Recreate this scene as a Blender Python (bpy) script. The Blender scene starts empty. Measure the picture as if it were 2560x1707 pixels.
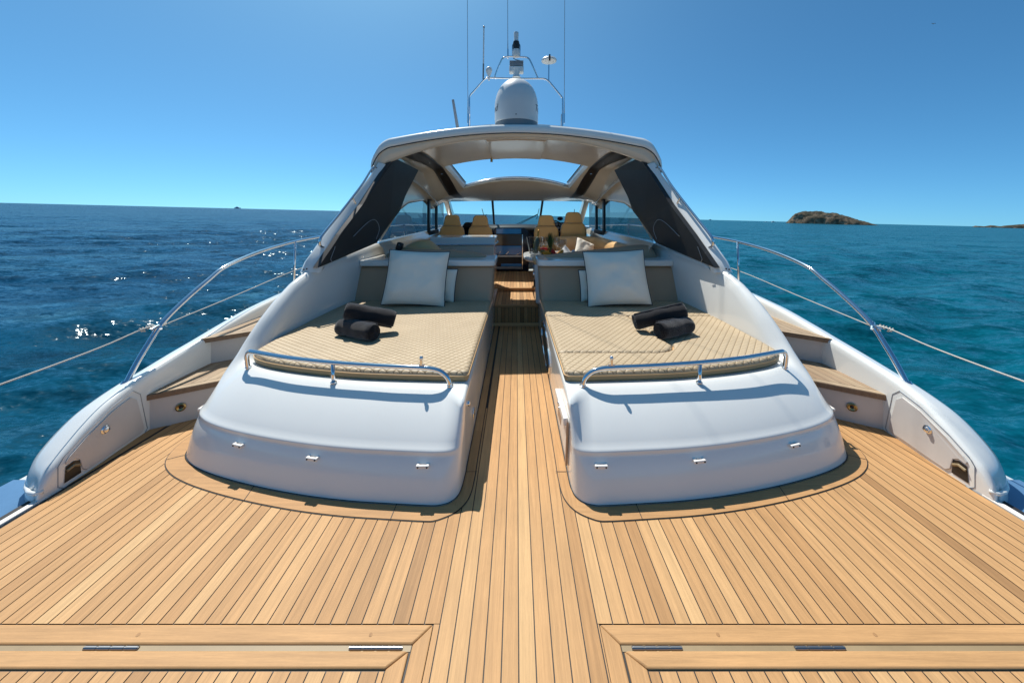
import bpy, math, random
import numpy as np
from mathutils import Vector, Matrix, noise
R = math.radians
sc = bpy.context.scene
COL = sc.collection
random.seed(7)
# ------------------------------------------------------------------ camera
cd = bpy.data.cameras.new('camera'); cam = bpy.data.objects.new('camera', cd); COL.objects.link(cam)
cd.lens = 12.656; cd.sensor_width = 36; cd.sensor_fit = 'HORIZONTAL'
cd.shift_x = -11/2560; cd.shift_y = -315.5/2560
cd.clip_start = .05; cd.clip_end = 30000
cam.location = (0, 0, 1.5); cam.rotation_euler = (R(90), 0, 0)
sc.camera = cam
# ------------------------------------------------------------------ light
HEEL = R(1.387)                                   # the yacht lists: sea and sky lean against her
SUN = Vector((-.235, .45, .862)).normalized()
w = bpy.data.worlds.new('World'); sc.world = w; w.use_nodes = True
nt = w.node_tree; nt.nodes.clear()
tc = nt.nodes.new('ShaderNodeTexCoord'); mp = nt.nodes.new('ShaderNodeMapping')
mp.inputs['Rotation'].default_value = (0, -HEEL, 0); mp.inputs['Location'].default_value = (0, 0, .055)
sky = nt.nodes.new('ShaderNodeTexSky'); sky.sky_type = 'NISHITA'; sky.sun_disc = False
sky.sun_elevation = math.asin(SUN.z); sky.sun_rotation = math.atan2(SUN.x, SUN.y)
sky.air_density = .6; sky.dust_density = .8; sky.ozone_density = 8.0; sky.altitude = 0
hs = nt.nodes.new('ShaderNodeHueSaturation'); hs.inputs['Saturation'].default_value = 1.05; hs.inputs['Hue'].default_value = .5
bg = nt.nodes.new('ShaderNodeBackground'); bg.inputs['Strength'].default_value = .145
wo = nt.nodes.new('ShaderNodeOutputWorld')
L = nt.links.new
L(tc.outputs['Generated'], mp.inputs['Vector']); L(mp.outputs[0], sky.inputs[0]); 
wb_ = nt.nodes.new('ShaderNodeVectorMath'); wb_.operation = 'MULTIPLY'; wb_.inputs[1].default_value = (.66, 1.01, .94)   # cool white balance
L(sky.outputs[0], wb_.inputs[0]); L(wb_.outputs[0], hs.inputs['Color']); L(hs.outputs[0], bg.inputs[0]); L(bg.outputs[0], wo.inputs[0])
sd = bpy.data.lights.new('sun', 'SUN'); so = bpy.data.objects.new('sun', sd); COL.objects.link(so)
sd.energy = 5.0; sd.angle = R(.5); sd.color = (1, .955, .88)
so.rotation_euler = SUN.to_track_quat('Z', 'Y').to_euler()
sc.view_settings.view_transform = 'Standard'; sc.view_settings.look = 'None'
sc.view_settings.exposure = .2; sc.view_settings.gamma = 1
# ------------------------------------------------------------------ materials
def lin(c):
    return tuple((x/255/12.92 if x/255 <= .04045 else ((x/255+.055)/1.055)**2.4) for x in c) + (1,)
def mat(name, col=(200, 200, 200), rough=.5, metal=0, coat=0, spec=.5, linear=None, bump=None, vary=0, sheen=0, alpha=1, trans=0, ior=1.45):
    m = bpy.data.materials.new(name); m.use_nodes = True
    n = m.node_tree; b = n.nodes['Principled BSDF']
    c = linear + (1,) if linear else lin(col)
    b.inputs['Base Color'].default_value = c; b.inputs['Roughness'].default_value = rough
    b.inputs['Metallic'].default_value = metal; b.inputs['Coat Weight'].default_value = coat
    b.inputs['Coat Roughness'].default_value = .06; b.inputs['Specular IOR Level'].default_value = spec
    b.inputs['Transmission Weight'].default_value = trans; b.inputs['IOR'].default_value = ior
    if sheen: b.inputs['Sheen Weight'].default_value = sheen; b.inputs['Sheen Roughness'].default_value = .4
    l = n.links.new
    t = n.nodes.new('ShaderNodeTexCoord')
    if vary:
        z = n.nodes.new('ShaderNodeTexNoise'); z.inputs['Scale'].default_value = 3.1; z.inputs['Detail'].default_value = 8; z.inputs['Roughness'].default_value = .65
        l(t.outputs['Object'], z.inputs['Vector'])
        r = n.nodes.new('ShaderNodeMapRange'); r.inputs[1].default_value = .3; r.inputs[2].default_value = .7; r.inputs[3].default_value = 1-vary; r.inputs[4].default_value = 1+vary*.4
        l(z.outputs['Fac'], r.inputs[0])
        mm = n.nodes.new('ShaderNodeVectorMath'); mm.operation = 'SCALE'; mm.inputs[0].default_value = c[:3]
        l(r.outputs[0], mm.inputs['Scale']); l(mm.outputs[0], b.inputs['Base Color'])
        r2 = n.nodes.new('ShaderNodeMapRange'); r2.inputs[3].default_value = max(rough-.06, .02); r2.inputs[4].default_value = rough+.1
        l(z.outputs['Fac'], r2.inputs[0]); l(r2.outputs[0], b.inputs['Roughness'])
    if bump:
        z = n.nodes.new('ShaderNodeTexNoise'); z.inputs['Scale'].default_value = bump[0]; z.inputs['Detail'].default_value = 4
        l(t.outputs['Object'], z.inputs['Vector'])
        bp = n.nodes.new('ShaderNodeBump'); bp.inputs['Strength'].default_value = bump[1]; bp.inputs['Distance'].default_value = bump[2]
        l(z.outputs['Fac'], bp.inputs['Height']); l(bp.outputs[0], b.inputs['Normal'])
    return m
M = {}
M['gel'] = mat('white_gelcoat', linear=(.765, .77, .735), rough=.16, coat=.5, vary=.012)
M['gelcream'] = mat('liner_gelcoat', linear=(.74, .62, .48), rough=.14, coat=.5, vary=.06)  # beige gelcoat of the interior and roof liner
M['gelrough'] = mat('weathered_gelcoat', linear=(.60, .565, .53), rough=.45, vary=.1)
M['steel'] = mat('polished_steel', linear=(.72, .73, .75), rough=.1, metal=1)
M['caulk'] = mat('black_caulk', linear=(.018, .016, .015), rough=.6)
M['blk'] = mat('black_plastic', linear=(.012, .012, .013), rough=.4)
M['towel'] = mat('black_towelling', linear=(.012, .0105, .012), rough=.95, sheen=.35, bump=(260, .9, .006))
M['fabric'] = mat('cream_fabric', linear=(.84, .78, .66), rough=.85, sheen=.2, bump=(340, .25, .002))
M['pipe'] = mat('navy_piping', linear=(.01, .015, .03), rough=.7)
M['tan'] = mat('tan_leather', linear=(.74, .42, .14), rough=.42, bump=(180, .2, .002), vary=.06)
M['tanlt'] = mat('sand_leather', linear=(.74, .47, .22), rough=.42, bump=(180, .2, .002), vary=.06)
M['taupe'] = mat('taupe_fabric', linear=(.50, .335, .215), rough=.8, bump=(420, .3, .002), vary=.06)
M['vinyl'] = mat('khaki_vinyl', linear=(.34, .25, .13), rough=.5, bump=(200, .15, .002), vary=.05)
M['panel'] = mat('charcoal_panel', linear=(.022, .024, .026), rough=.5, bump=(150, .2, .002), vary=.2)
M['strip'] = mat('dark_light_strip', linear=(.03, .022, .018), rough=.3)
M['navy'] = mat('gloss_navy', linear=(.004, .012, .035), rough=.12)
M['bottle'] = mat('green_bottle_glass', linear=(.10, .14, .09), rough=.1)
M['margin'] = mat('blue_grey_margin', linear=(.09, .19, .33), rough=.22, coat=.4, vary=.15)
M['hinge'] = mat('worn_hinge_steel', linear=(.28, .28, .28), rough=.38, metal=1)
M['dash'] = mat('navy_dash', linear=(.0015, .004, .010), rough=.5, spec=.25)
M['brownglass'] = mat('brown_mirror', linear=(.10, .07, .045), rough=.1, coat=.5)
M['bluereflect'] = mat('blue_painted_reflection', linear=(.05, .27, .60), rough=.1, coat=.5)  # reflection in the companionway door, painted as a panel colour
M['dome'] = mat('radome_white', linear=(.62, .64, .64), rough=.4, vary=.05)
M['domebase'] = mat('radome_base_grey', linear=(.16, .19, .21), rough=.5)
M['grey'] = mat('grey_fibre', linear=(.30, .33, .36), rough=.5, vary=.2)
M['ink'] = mat('navy_lettering', linear=(.01, .03, .06), rough=.5)
M['brass'] = mat('brass', linear=(.45, .32, .14), rough=.3, metal=1)
M['rope'] = mat('white_rope', linear=(.52, .50, .45), rough=.9, bump=(300, .8, .003))
M['creambit'] = mat('cream_groove', linear=(.30, .22, .12), rough=.5, vary=.25)
M['hatchwhite'] = mat('bright_white_plastic', linear=(.78, .74, .68), rough=.4)
M['red'] = mat('watermelon_red', linear=(.62, .04, .03), rough=.4)
M['orange'] = mat('melon_orange', linear=(.75, .32, .03), rough=.45)
M['rind'] = mat('fruit_rind', linear=(.16, .12, .03), rough=.6)
M['leaf'] = mat('pineapple_leaf', linear=(.025, .07, .012), rough=.5)
M['gold'] = mat('gold_foil', linear=(.6, .30, .07), rough=.35, metal=.6)
M['slate'] = mat('dark_slate', linear=(.012, .02, .03), rough=.3)
M['china'] = mat('white_china', linear=(.75, .77, .78), rough=.12)
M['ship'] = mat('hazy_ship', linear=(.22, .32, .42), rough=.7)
M['white'] = mat('white_paint', linear=(.8, .8, .8), rough=.5)

def glassmat(name, tint, refl=.08, rough=0):
    m = bpy.data.materials.new(name); m.use_nodes = True; n = m.node_tree; n.nodes.clear(); l = n.links.new
    o = n.nodes.new('ShaderNodeOutputMaterial'); a = n.nodes.new('ShaderNodeBsdfTransparent'); g = n.nodes.new('ShaderNodeBsdfGlossy')
    a.inputs[0].default_value = tint + (1,); g.inputs['Roughness'].default_value = rough
    lw = n.nodes.new('ShaderNodeLayerWeight'); lw.inputs[0].default_value = .5
    pw = n.nodes.new('ShaderNodeMath'); pw.operation = 'POWER'; l(lw.outputs['Facing'], pw.inputs[0]); pw.inputs[1].default_value = 4
    f = n.nodes.new('ShaderNodeMath'); f.operation = 'MULTIPLY_ADD'; l(pw.outputs[0], f.inputs[0]); f.inputs[1].default_value = .5; f.inputs[2].default_value = refl*.5
    x = n.nodes.new('ShaderNodeMixShader'); l(f.outputs[0], x.inputs[0]); l(a.outputs[0], x.inputs[1]); l(g.outputs[0], x.inputs[2]); l(x.outputs[0], o.inputs[0])
    return m
M['glass'] = glassmat('tinted_glass', (.30, .35, .37))
M['clear'] = glassmat('clear_glass', (.93, .96, .97))
M['crystal'] = glassmat('drinking_glass', (.86, .88, .9))
M['wind'] = glassmat('windscreen_glass', (.80, .90, .93))

def teak(name, dark=1.0, grey=0):
    m = bpy.data.materials.new(name); m.use_nodes = True; n = m.node_tree; b = n.nodes['Principled BSDF']; l = n.links.new
    at = n.nodes.new('ShaderNodeAttribute'); at.attribute_name = 'tone'
    dr = n.nodes.new('ShaderNodeAttribute'); dr.attribute_name = 'grain'      # grain direction: 0 along y, 1 along x
    cr = n.nodes.new('ShaderNodeValToRGB')
    e = cr.color_ramp.elements
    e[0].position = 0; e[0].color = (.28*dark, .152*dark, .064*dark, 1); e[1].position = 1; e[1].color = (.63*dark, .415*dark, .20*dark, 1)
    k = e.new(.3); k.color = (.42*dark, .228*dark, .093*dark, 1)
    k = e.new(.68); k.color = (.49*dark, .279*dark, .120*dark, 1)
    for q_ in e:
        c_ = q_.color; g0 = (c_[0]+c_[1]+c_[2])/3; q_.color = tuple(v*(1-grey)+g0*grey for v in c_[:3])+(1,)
    l(at.outputs['Fac'], cr.inputs[0])
    tc = n.nodes.new('ShaderNodeTexCoord'); sx = n.nodes.new('ShaderNodeSeparateXYZ'); l(tc.outputs['Object'], sx.inputs[0])
    # swap x and y for boards that run athwart
    mx = n.nodes.new('ShaderNodeMix'); mx.data_type = 'FLOAT'; l(dr.outputs['Fac'], mx.inputs[0]); l(sx.outputs['X'], mx.inputs[2]); l(sx.outputs['Y'], mx.inputs[3])
    my = n.nodes.new('ShaderNodeMix'); my.data_type = 'FLOAT'; l(dr.outputs['Fac'], my.inputs[0]); l(sx.outputs['Y'], my.inputs[2]); l(sx.outputs['X'], my.inputs[3])
    off = n.nodes.new('ShaderNodeMath'); off.operation = 'MULTIPLY_ADD'; l(at.outputs['Fac'], off.inputs[0]); off.inputs[1].default_value = 37.7; l(my.outputs[0], off.inputs[2])
    cb = n.nodes.new('ShaderNodeCombineXYZ'); l(mx.outputs[0], cb.inputs[0]); l(off.outputs[0], cb.inputs[1]); l(sx.outputs['Z'], cb.inputs[2])
    def nz(sc_, det, dist):
        mp_ = n.nodes.new('ShaderNodeMapping'); mp_.inputs['Scale'].default_value = sc_; l(cb.outputs[0], mp_.inputs[0])
        z = n.nodes.new('ShaderNodeTexNoise'); z.inputs['Scale'].default_value = 1; z.inputs['Detail'].default_value = det; z.inputs['Roughness'].default_value = .6; z.inputs['Distortion'].default_value = dist
        l(mp_.outputs[0], z.inputs[0]); return z
    g1 = nz((260, 9, 60), 5, .4); g2 = nz((50, 1.6, 20), 3, .8); g3 = nz((900, 45, 200), 2, 0); g4 = nz((3, 3, 3), 5, 0)
    def mr(z, a, b_):
        r = n.nodes.new('ShaderNodeMapRange'); r.inputs[1].default_value = .25; r.inputs[2].default_value = .75; r.inputs[3].default_value = a; r.inputs[4].default_value = b_; l(z.outputs['Fac'], r.inputs[0]); return r.outputs[0]
    def mul(a, b_):
        q = n.nodes.new('ShaderNodeMath'); q.operation = 'MULTIPLY'; l(a, q.inputs[0]); l(b_, q.inputs[1]); return q.outputs[0]
    f = mul(mul(mr(g1, .88, 1.10), mr(g2, .84, 1.14)), mul(mr(g3, .93, 1.06), mr(g4, .9, 1.08)))
    vm = n.nodes.new('ShaderNodeVectorMath'); vm.operation = 'SCALE'; l(cr.outputs[0], vm.inputs[0]); l(f, vm.inputs['Scale'])
    l(vm.outputs[0], b.inputs['Base Color']); b.inputs['Roughness'].default_value = .62; b.inputs['Specular IOR Level'].default_value = .3
    bp = n.nodes.new('ShaderNodeBump'); bp.inputs['Strength'].default_value = .35; bp.inputs['Distance'].default_value = .001; l(g1.outputs['Fac'], bp.inputs['Height']); l(bp.outputs[0], b.inputs['Normal'])
    return m
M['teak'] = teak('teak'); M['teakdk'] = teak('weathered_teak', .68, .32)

def quilt():
    m = bpy.data.materials.new('quilted_sand_vinyl'); m.use_nodes = True; n = m.node_tree; b = n.nodes['Principled BSDF']; l = n.links.new
    tc = n.nodes.new('ShaderNodeTexCoord'); sx = n.nodes.new('ShaderNodeSeparateXYZ'); l(tc.outputs['Object'], sx.inputs[0])
    geo = n.nodes.new('ShaderNodeNewGeometry'); sn = n.nodes.new('ShaderNodeSeparateXYZ'); l(geo.outputs['Normal'], sn.inputs[0])
    def mth(op, a, b_=None, c=None):
        q = n.nodes.new('ShaderNodeMath'); q.operation = op
        for i, v in enumerate((a, b_, c)):
            if v is None: continue
            if isinstance(v, (int, float)): q.inputs[i].default_value = v
            else: l(v, q.inputs[i])
        return q.outputs[0]
    P = .042
    u = mth('MULTIPLY', mth('ADD', mth('MULTIPLY', sx.outputs['X'], .62), sx.outputs['Y']), 1/P/1.1)
    v = mth('MULTIPLY', mth('SUBTRACT', mth('MULTIPLY', sx.outputs['X'], 1.0), mth('MULTIPLY', sx.outputs['Y'], .75)), 1/P/1.25)
    def line(t):
        return mth('ABSOLUTE', mth('SUBTRACT', mth('FRACT', t), .5))      # 0 at the stitch
    du, dv = line(u), line(v)
    d = mth('MINIMUM', du, dv)
    h = mth('SQRT', mth('MINIMUM', mth('MULTIPLY', d, 4), 1))              # puffed between stitches
    top = mth('GREATER_THAN', sn.outputs['Z'], .3)
    dash = mth('GREATER_THAN', mth('FRACT', mth('MULTIPLY', mth('ADD', u, v), 6)), .2)
    st = mth('MULTIPLY', mth('LESS_THAN', d, .06), top)
    mix = n.nodes.new('ShaderNodeMix'); mix.data_type = 'RGBA'; l(mth('MULTIPLY', st, .75), mix.inputs[0])
    nz = n.nodes.new('ShaderNodeTexNoise'); nz.inputs['Scale'].default_value = 5; nz.inputs['Detail'].default_value = 5; l(tc.outputs['Object'], nz.inputs[0])
    cr = n.nodes.new('ShaderNodeValToRGB'); cr.color_ramp.elements[0].position = .3; cr.color_ramp.elements[0].color = (.43, .33, .205, 1)
    cr.color_ramp.elements[1].position = .7; cr.color_ramp.elements[1].color = (.50, .39, .25, 1); l(nz.outputs['Fac'], cr.inputs[0])
    l(cr.outputs[0], mix.inputs[6]); mix.inputs[7].default_value = (.24, .155, .07, 1)
    l(mix.outputs[2], b.inputs['Base Color']); b.inputs['Roughness'].default_value = .55
    bp = n.nodes.new('ShaderNodeBump'); bp.inputs['Strength'].default_value = .8; bp.inputs['Distance'].default_value = .005
    l(mth('MULTIPLY', h, top), bp.inputs['Height'])
    nf = n.nodes.new('ShaderNodeTexNoise'); nf.inputs['Scale'].default_value = 260; l(tc.outputs['Object'], nf.inputs[0])
    b2 = n.nodes.new('ShaderNodeBump'); b2.inputs['Strength'].default_value = .25; b2.inputs['Distance'].default_value = .001; l(nf.outputs['Fac'], b2.inputs['Height']); l(bp.outputs[0], b2.inputs['Normal'])
    l(b2.outputs[0], b.inputs['Normal'])
    return m
M['quilt'] = quilt()
# ------------------------------------------------------------------ object helpers
def tag(o, label=None, cat=None, group=None, kind=None):
    if label: o['label'] = label
    if cat: o['category'] = cat
    if group: o['group'] = group
    if kind: o['kind'] = kind
    return o
def empty(name, loc=(0, 0, 0), parent=None):
    o = bpy.data.objects.new(name, None); COL.objects.link(o); o.location = loc; o.empty_display_size = .1
    if parent: o.parent = parent
    return o
def add(name, vs, fs, m, parent=None, smooth=True, bevel=0, seg=2, s=1, sub=0, ang=35, solid=0):
    """one mesh object; s=-1 mirrors it to the port side"""
    vs = [(v[0]*s, v[1], v[2]) for v in vs]
    if s < 0: fs = [tuple(reversed(f)) for f in fs]
    me = bpy.data.meshes.new(name); me.from_pydata(vs, [], fs); me.update()
    me.materials.append(M[m] if isinstance(m, str) else m)
    if smooth: me.shade_smooth()
    o = bpy.data.objects.new(name, me); COL.objects.link(o)
    if parent: o.parent = parent
    if solid:
        q = o.modifiers.new('s', 'SOLIDIFY'); q.thickness = solid; q.offset = 0
    if bevel:
        q = o.modifiers.new('b', 'BEVEL'); q.width = bevel; q.segments = seg; q.limit_method = 'ANGLE'; q.angle_limit = R(30); q.harden_normals = False
    if sub:
        q = o.modifiers.new('u', 'SUBSURF'); q.levels = sub; q.render_levels = sub
    if smooth and ang:
        try:
            me.set_sharp_from_angle(angle=R(ang))
        except Exception: pass
    return o
class MB:
    """collects shapes for one mesh"""
    def __init__(self): self.v = []; self.f = []
    def put(self, vs, fs):
        n = len(self.v); self.v += [tuple(x) for x in vs]; self.f += [tuple(i+n for i in f) for f in fs]; return self
    def box(self, a, b):
        (x0, y0, z0), (x1, y1, z1) = a, b
        return self.put([(x0, y0, z0), (x1, y0, z0), (x1, y1, z0), (x0, y1, z0), (x0, y0, z1), (x1, y0, z1), (x1, y1, z1), (x0, y1, z1)],
                        [(3, 2, 1, 0), (4, 5, 6, 7), (0, 1, 5, 4), (1, 2, 6, 5), (2, 3, 7, 6), (3, 0, 4, 7)])
    def prism(self, poly, a, b, axis='z'):
        """polygon in the two other axes, swept from a to b"""
        def P(p, t):
            return {'z': (p[0], p[1], t), 'y': (p[0], t, p[1]), 'x': (t, p[0], p[1])}[axis]
        n = len(poly); A = [P(p, a) for p in poly]; B = [P(p, b) for p in poly]
        ar = sum(poly[i][0]*poly[(i+1) % n][1]-poly[(i+1) % n][0]*poly[i][1] for i in range(n))
        fs = [tuple(range(n-1, -1, -1)), tuple(range(n, 2*n))] + [(i, (i+1) % n, n+(i+1) % n, n+i) for i in range(n)]
        flip = (ar < 0) != (axis == 'y') != (b < a)
        if flip: fs = [tuple(reversed(f)) for f in fs]
        return self.put(A+B, fs)
    def tube(self, pts, r, n=10, cap=True, closed=False):
        pts = [Vector(p) for p in pts]; k = len(pts); rr = r if isinstance(r, (list, tuple)) else [r]*k
        up = None; vs = []; fs = []
        for i, p in enumerate(pts):
            a = pts[(i-1) % k] if (i or closed) else p; b = pts[(i+1) % k] if (i < k-1 or closed) else p
            t = (b-a).normalized()
            if up is None:
                up = Vector((0, 0, 1)) if abs(t.z) < .9 else Vector((1, 0, 0))
            x = (up-t*up.dot(t)).normalized(); up = x; y = t.cross(x)
            for j in range(n):
                c = 2*math.pi*j/n; vs.append(p+(x*math.cos(c)+y*math.sin(c))*rr[i])
        for i in range(k-(0 if closed else 1)):
            for j in range(n):
                a, b = i*n+j, i*n+(j+1) % n; c, d = ((i+1) % k)*n+(j+1) % n, ((i+1) % k)*n+j; fs.append((a, b, c, d))
        if cap and not closed: fs += [tuple(range(n-1, -1, -1)), tuple(range((k-1)*n, k*n))]
        return self.put(vs, fs)
    def lathe(self, prof, c=(0, 0, 0), n=24, axis=(0, 0, 1)):
        q = Vector((0, 0, 1)).rotation_difference(Vector(axis).normalized()); c = Vector(c); vs = []; fs = []
        for r, z in prof:
            for j in range(n):
                a = 2*math.pi*j/n; vs.append(c+q @ Vector((r*math.cos(a), r*math.sin(a), z)))
        for i in range(len(prof)-1):
            for j in range(n): fs.append((i*n+j, i*n+(j+1) % n, (i+1)*n+(j+1) % n, (i+1)*n+j))
        fs += [tuple(range(n-1, -1, -1)), tuple(range((len(prof)-1)*n, len(prof)*n))]
        return self.put(vs, fs)
    def ball(self, c, r, sx=1, sy=1, sz=1, n=16):
        pr = [(max(math.sin(math.pi*i/n), 1e-4), -math.cos(math.pi*i/n)) for i in range(n+1)]
        b = MB().lathe(pr, (0, 0, 0), n*2)
        return self.put([(c[0]+v[0]*r*sx, c[1]+v[1]*r*sy, c[2]+v[2]*r*sz) for v in b.v], b.f)
    def grid(self, rows, closed=False, flip=False):
        m = len(rows[0]); vs = [p for r in rows for p in r]; fs = []
        for i in range(len(rows)-1):
            for j in range(m if closed else m-1):
                q = (i*m+j, i*m+(j+1) % m, (i+1)*m+(j+1) % m, (i+1)*m+j); fs.append(tuple(reversed(q)) if flip else q)
        return self.put(vs, fs)
    def make(self, name, m, parent=None, **k): return add(name, self.v, self.f, m, parent, **k)
def spline(P, n=8):
    """Catmull-Rom through control tuples of any length"""
    out = []; P = [tuple(p) for p in P]
    for i in range(len(P)-1):
        p0 = P[max(i-1, 0)]; p1 = P[i]; p2 = P[i+1]; p3 = P[min(i+2, len(P)-1)]
        for k in range(n):
            t = k/n
            out.append(tuple(.5*(2*b+(c-a)*t+(2*a-5*b+4*c-d)*t*t+(3*b-a-3*c+d)*t**3) for a, b, c, d in zip(p0, p1, p2, p3)))
    out.append(P[-1]); return out
def lerp(tab, x):
    if x <= tab[0][0]: return tab[0][1]
    for (a, p), (b, q) in zip(tab, tab[1:]):
        if x <= b:
            t = (x-a)/(b-a); t = t*t*(3-2*t) if False else t
            return p+(q-p)*t
    return tab[-1][1]
def setattr_face(o, name, vals):
    a = o.data.attributes.new(name, 'FLOAT', 'FACE'); a.data.foreach_set('value', vals)
def orient(o):
    import bmesh
    bm = bmesh.new(); bm.from_mesh(o.data); bmesh.ops.recalc_face_normals(bm, faces=bm.faces); bm.to_mesh(o.data); bm.free()
    return o
def clone(o, parent=None):
    c = o.copy(); COL.objects.link(c); c.parent = parent
    for ch in list(o.children): clone(ch, c)
    return c
# ================================================================== SETTING: sea, islands
TILT = Matrix.Translation((0, 0, 1.5)) @ Matrix.Rotation(HEEL, 4, 'Y') @ Matrix.Translation((0, 0, -1.5))
SEA = -1.05
def water_mat():
    m = bpy.data.materials.new('sea_water'); m.use_nodes = True; n = m.node_tree; b = n.nodes['Principled BSDF']; l = n.links.new
    tc = n.nodes.new('ShaderNodeTexCoord'); sx = n.nodes.new('ShaderNodeSeparateXYZ'); l(tc.outputs['Object'], sx.inputs[0])
    # deep blue to port, sandy-bottom teal to starboard
    r = n.nodes.new('ShaderNodeMapRange'); r.inputs[1].default_value = -12; r.inputs[2].default_value = 14; l(sx.outputs['X'], r.inputs[0])
    z = n.nodes.new('ShaderNodeTexNoise'); z.inputs['Scale'].default_value = .05; z.inputs['Detail'].default_value = 4; l(tc.outputs['Object'], z.inputs[0])
    ad = n.nodes.new('ShaderNodeMath'); ad.operation = 'MULTIPLY_ADD'; l(z.outputs['Fac'], ad.inputs[0]); ad.inputs[1].default_value = .5; l(r.outputs[0], ad.inputs[2]); z.inputs['Scale'].default_value = .12; z.inputs['Detail'].default_value = 6
    cr = n.nodes.new('ShaderNodeValToRGB'); e = cr.color_ramp.elements
    e[0].position = .2; e[0].color = (.0004, .030, .070, 1); e[1].position = 1.0; e[1].color = (.0002, .066, .098, 1)
    l(ad.outputs[0], cr.inputs[0]);     geo = n.nodes.new('ShaderNodeNewGeometry')
    def tilt_noise(sc_, det, rot, amt, prev):
        mp_ = n.nodes.new('ShaderNodeMapping'); mp_.inputs['Scale'].default_value = sc_; mp_.inputs['Rotation'].default_value = (0, 0, R(rot)); l(tc.outputs['Object'], mp_.inputs[0])
        q = n.nodes.new('ShaderNodeTexNoise'); q.inputs['Scale'].default_value = 1; q.inputs['Detail'].default_value = det; q.inputs['Roughness'].default_value = .6; l(mp_.outputs[0], q.inputs[0])
        a_ = n.nodes.new('ShaderNodeVectorMath'); a_.operation = 'SUBTRACT'; l(q.outputs['Color'], a_.inputs[0]); a_.inputs[1].default_value = (.5, .5, .5)
        k_ = n.nodes.new('ShaderNodeVectorMath'); k_.operation = 'MULTIPLY_ADD'; l(a_.outputs[0], k_.inputs[0]); k_.inputs[1].default_value = (amt*.7, amt, 0); l(prev, k_.inputs[2])
        return k_.outputs[0]
    v0 = tilt_noise((.055, .2, 1), 4, 10, .75, geo.outputs['Normal'])
    v1 = tilt_noise((.45, 1.0, 1), 3, 14, 1.0, v0)
    v2 = tilt_noise((2.2, 4.6, 2), 4, 20, 1.5, v1)
    v3 = tilt_noise((9, 16, 9), 2, 5, 1.1, v2)
    c = n.nodes.new('ShaderNodeVectorMath'); c.operation = 'NORMALIZE'; l(v3, c.inputs[0])
    # body colour under a capped reflection, as through a polarising filter
    n.nodes.remove(b); di = n.nodes.new('ShaderNodeBsdfDiffuse'); gl = n.nodes.new('ShaderNodeBsdfGlossy'); gl.inputs['Roughness'].default_value = .14
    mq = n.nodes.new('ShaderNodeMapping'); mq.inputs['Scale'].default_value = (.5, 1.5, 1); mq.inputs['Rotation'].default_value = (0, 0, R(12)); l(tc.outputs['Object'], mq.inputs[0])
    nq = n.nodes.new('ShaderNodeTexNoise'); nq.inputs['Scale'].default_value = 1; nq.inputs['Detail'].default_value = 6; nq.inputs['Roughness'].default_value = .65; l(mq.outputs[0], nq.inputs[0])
    rq = n.nodes.new('ShaderNodeMapRange'); rq.inputs[1].default_value = .33; rq.inputs[2].default_value = .67; rq.inputs[3].default_value = .55; rq.inputs[4].default_value = 1.45; l(nq.outputs['Fac'], rq.inputs[0])  # streaky noise paints light through the wave crests into the body colour
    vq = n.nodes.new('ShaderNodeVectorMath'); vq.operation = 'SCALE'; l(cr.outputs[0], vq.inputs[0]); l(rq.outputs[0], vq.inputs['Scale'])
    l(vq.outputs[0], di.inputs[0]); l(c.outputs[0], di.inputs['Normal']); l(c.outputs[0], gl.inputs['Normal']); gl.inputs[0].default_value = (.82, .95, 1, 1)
    lw = n.nodes.new('ShaderNodeLayerWeight'); lw.inputs[0].default_value = .5; l(c.outputs[0], lw.inputs['Normal'])
    p5 = n.nodes.new('ShaderNodeMath'); p5.operation = 'POWER'; l(lw.outputs['Facing'], p5.inputs[0]); p5.inputs[1].default_value = 4.5
    fa = n.nodes.new('ShaderNodeMath'); fa.operation = 'MULTIPLY_ADD'; l(p5.outputs[0], fa.inputs[0]); fa.inputs[1].default_value = .42; fa.inputs[2].default_value = .022
    mx = n.nodes.new('ShaderNodeMixShader'); l(fa.outputs[0], mx.inputs[0]); l(di.outputs[0], mx.inputs[1]); l(gl.outputs[0], mx.inputs[2])
    l(mx.outputs[0], n.nodes['Material Output'].inputs[0])
    return m
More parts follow.
